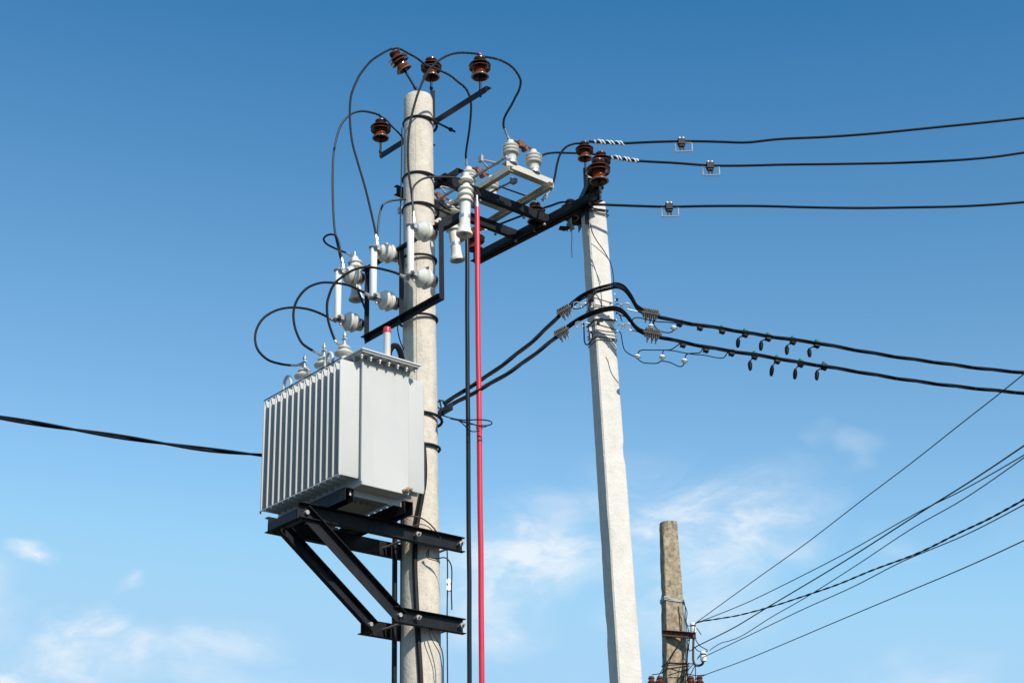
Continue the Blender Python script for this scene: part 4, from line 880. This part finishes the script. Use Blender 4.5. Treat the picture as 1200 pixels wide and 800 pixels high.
# ------------------------------------------------------------------ old pole far right
FD = 22.0
OP0 = S(783, 612, FD); OPB = S(792.5, 800, FD)
dd = (OPB-OP0)/(OP0.z-OPB.z)
def oc(z): return OP0+dd*(OP0.z-z)
oa = math.radians(166); on_ = V((math.sin(oa), math.cos(oa), 0)); os_ = V((math.cos(oa), -math.sin(oa), 0))
if os_.x > 0: os_ = -os_
op = thing('utility_pole', 'old weathered brown-grey concrete pole at lower right, its top bare and chipped', 'utility pole', oc(0))
OT = OP0.z
part('shaft', square_pole(oc, None, 0, OT, .62, .215, .34, .18, on_, os_, .020, 41), M_CONCO, op)
def ow(z): t = z/OT; return (.62+(.215-.62)*t, .34+(.18-.34)*t)
def ostrap(z, r, m, tilt=0, name='wire_band'):
    a, d = ow(z); a = a/2+.006; d = d/2+.006; c = oc(z)
    p = [c+os_*a+on_*d, c-os_*a+on_*d+Z*tilt, c-os_*a-on_*d+Z*tilt, c+os_*a-on_*d, c+os_*a+on_*d]; pts = []
    for q, r2 in zip(p, p[1:]):
        for i in range(5): pts.append(q.lerp(r2, i/5)+Z*.006*noise.noise(q*5+V((i*2.1, 0, z))))
    pts.append(p[-1]); part(name, MB().tube(pts, r, 6), m, op)
for y_, tl in ((703, -.05), (705, -.03), (701.5, -.07)): ostrap(S(785, y_, FD).z, .007, M_ZINC, tl)
ostrap(S(785, 779, FD).z, .006, M_CABLE); ostrap(S(785, 786, FD).z, .005, M_CABLE, .05)
F2 = FD-.16
r0, r1 = S(776.5, 742, F2), S(815.5, 745, F2-.02)
ra_ = thing('crossarm', 'short rusty channel crossarm on the old pole', 'crossarm', r0)
part('channel_bar', MB().prism(Cp(.085, .05, .007), r0, r1, V((0, -1, 0)), Z), M_RUST, ra_, bev=.002)
pb_ = thing('bent_pipe_bracket', 'rusty hooked pipe bracket right of the old pole carrying white porcelain', 'bracket', S(813, 780, F2))
part('pipe', MB().tube(smooth(track([(812.7, 739), (812.6, 750), (812.3, 765), (812.6, 774), (815, 778.5), (819, 779.3), (823, 777.5), (824.6, 773)], S(812.7, 739, F2-.05), S(824.6, 773, F2-.05)), 6), .016, 10), M_RUST, pb_)
CPR = [(0, 0), (.038, 0), (.042, .012), (.042, .075), (.030, .085), (.030, .095), (.040, .102), (.040, .125), (.025, .140), (0, .141)]
for lb, x, y in (('white porcelain insulator on top of the bent pipe bracket by the old pole', 812.7, 741), ('white porcelain insulator on the hooked end of the pipe bracket', 824.6, 774.5)):
    P = S(x, y, F2-.05); t = thing('knob_insulator', lb, 'insulator', P, 'white porcelain insulators by the old pole')
    part('porcelain_body', MB().lathe(CPR, P, Z, 20), M_TUBE, t)
    part('tie_wire', MB().ring(P+Z*.09, Z, .034, .006, 18, 5), M_CABLE, t)
SP = [(0, 0), (.045, 0), (.055, .012), (.045, .03), (.03, .04), (.05, .05), (.055, .065), (.035, .08), (.035, .09), (.045, .10), (.03, .125), (0, .127)]
for x, lb in ((764, 'dark brown spool insulator leftmost of four under the old pole arm'), (774, 'dark brown spool insulator touching the left arris of the old pole'), (810.5, 'dark brown spool insulator just right of the old pole'), (820.5, 'dark brown spool insulator rightmost of four by the old pole')):
    P = S(x, 806, F2-.02); t = thing('spool_insulator', lb, 'insulator', P, 'dark brown spool insulators at the old pole')
    part('porcelain_body', MB().lathe([(r*1.05, h*1.3) for r, h in SP], P, Z, 18), M_BROWN, t)
    part('pin', MB().tube([P-Z*.25, P+Z*.05], .012, 8), M_RUST, t)
la = thing('crossarm', 'lower rusty crossarm of the old pole holding the brown spool insulators', 'crossarm', S(790, 822, F2-.02))
part('channel_bar', MB().prism(Cp(.08, .05, .007), S(758, 823, F2-.02), S(826, 823, F2-.02), V((0, -1, 0)), Z), M_RUST, la)
# lines from the old pole up to the right (passing overhead)
GO = 'thin lines fanning up right from the old pole'
def oline(label, px, r, D0=F2-.05, D1=13.5, twist=False, wire=None):
    P0 = S(*px[0], D0); P1 = S(*px[-1], D1)
    pa = extend(track(px, P0, P1), 10, .4)
    sp = smooth(pa, 6)
    if twist: return bundle('overhead_line', label, sp, .0048, .0058, 2, .5, GO, M_TWIST, 'overhead line')
    return solo('overhead_line', MB().tube(sp, r, 6), M_CABLEG, label, 'overhead line', sp[0], GO)
T0 = (814, 731)
oline('steepest thin line from the old pole to the right edge, crossing the lower bundle', [T0, (820, 726), (882, 681), (945, 636), (1010, 586), (1067, 543), (1124, 498), (1165, 466), (1200, 438)], .0052)
oline('thin line from the old pole just below the steepest, nearly straight', [T0, (820, 728), (858, 713), (896, 696), (985, 651), (1072, 602), (1130, 573), (1200, 533)], .0052)
oline('black line from the bracket pipe crossing two others halfway to the right edge', [(812.5, 759), (820, 755), (860, 735), (898, 712), (985, 660), (1079, 600), (1140, 562), (1200, 522)], .0070)
oline('thin wavering line starting low beside the porcelain hook', [(832, 762), (834, 759.6), (845, 753), (856, 750), (872, 743), (905, 722), (943.5, 700), (1005, 661), (1067, 620), (1130, 584), (1200, 536)], .0050)
oline('twisted dark service cable from the old pole to the right edge', [T0, (820, 728), (845, 724), (867.5, 720), (905, 710), (939, 699), (980, 685), (1024, 667), (1075, 648), (1124, 624), (1160, 607), (1200, 585)], 0, twist=True)
oline('thin line running just below the twisted service cable', [(822, 771), (829.5, 767), (880, 743), (939, 714.5), (1000, 687), (1057.5, 657.5), (1130, 627), (1200, 591)], .0052)
oline('lowest thin line from the old pole, meeting the right edge lowest', [(812, 797), (829.5, 789), (865, 776), (905.5, 759.6), (980, 728), (1057.5, 695.5), (1130, 665), (1200, 633)], .0052)
# tangle of drop wires round the old pole
tg = thing('drop_wires', 'tangle of thin dark drop wires round the old pole and its bracket', 'wires', S(806, 760, F2))
tang = [[(801, 702), (803, 712), (803, 725), (805, 740), (806, 760), (805, 780), (806, 800)], [(800, 704), (805, 716), (804, 728), (807, 733), (814, 731)], [(804, 728), (808, 745), (806, 765), (803, 800)],
        [(804, 743), (795, 755), (783, 773), (770, 795), (766, 810)], [(802, 745), (792, 760), (783, 778), (775, 800)], [(783, 779), (800, 778), (812, 777)], [(783, 791), (795, 787), (806, 784)],
        [(813, 777), (806, 785), (800, 795), (795, 806)], [(815, 778), (810, 788), (803, 800)], [(815, 778), (815, 790), (816, 806)], [(816, 735), (819, 739), (821.5, 743)], [(815, 749), (820, 756), (827, 760), (829, 762), (826, 763), (818, 762), (814, 758)],
        [(817, 772), (820, 768), (818, 770), (822, 765)], [(764, 790), (772, 789), (777, 788)], [(812, 760), (808, 762), (806, 752), (809, 746)], [(800, 786), (796, 795), (790, 806)], [(804, 783), (798, 798), (795, 808)], [(806, 789), (816, 791), (828, 790)]]
for px in tang: part('wire', MB().tube(smooth(track(px, S(*px[0], F2-.02), S(*px[-1], F2-.02)), 5), .0062, 5), M_CABLE, tg)
part('bare_cable', MB().tube(smooth(track([(799.5, 702), (801, 715), (802, 730), (804, 750), (805.5, 775), (807, 810)], S(799.5, 702, F2), S(807, 810, F2)), 5), .010, 6), M_ZINC, tg)
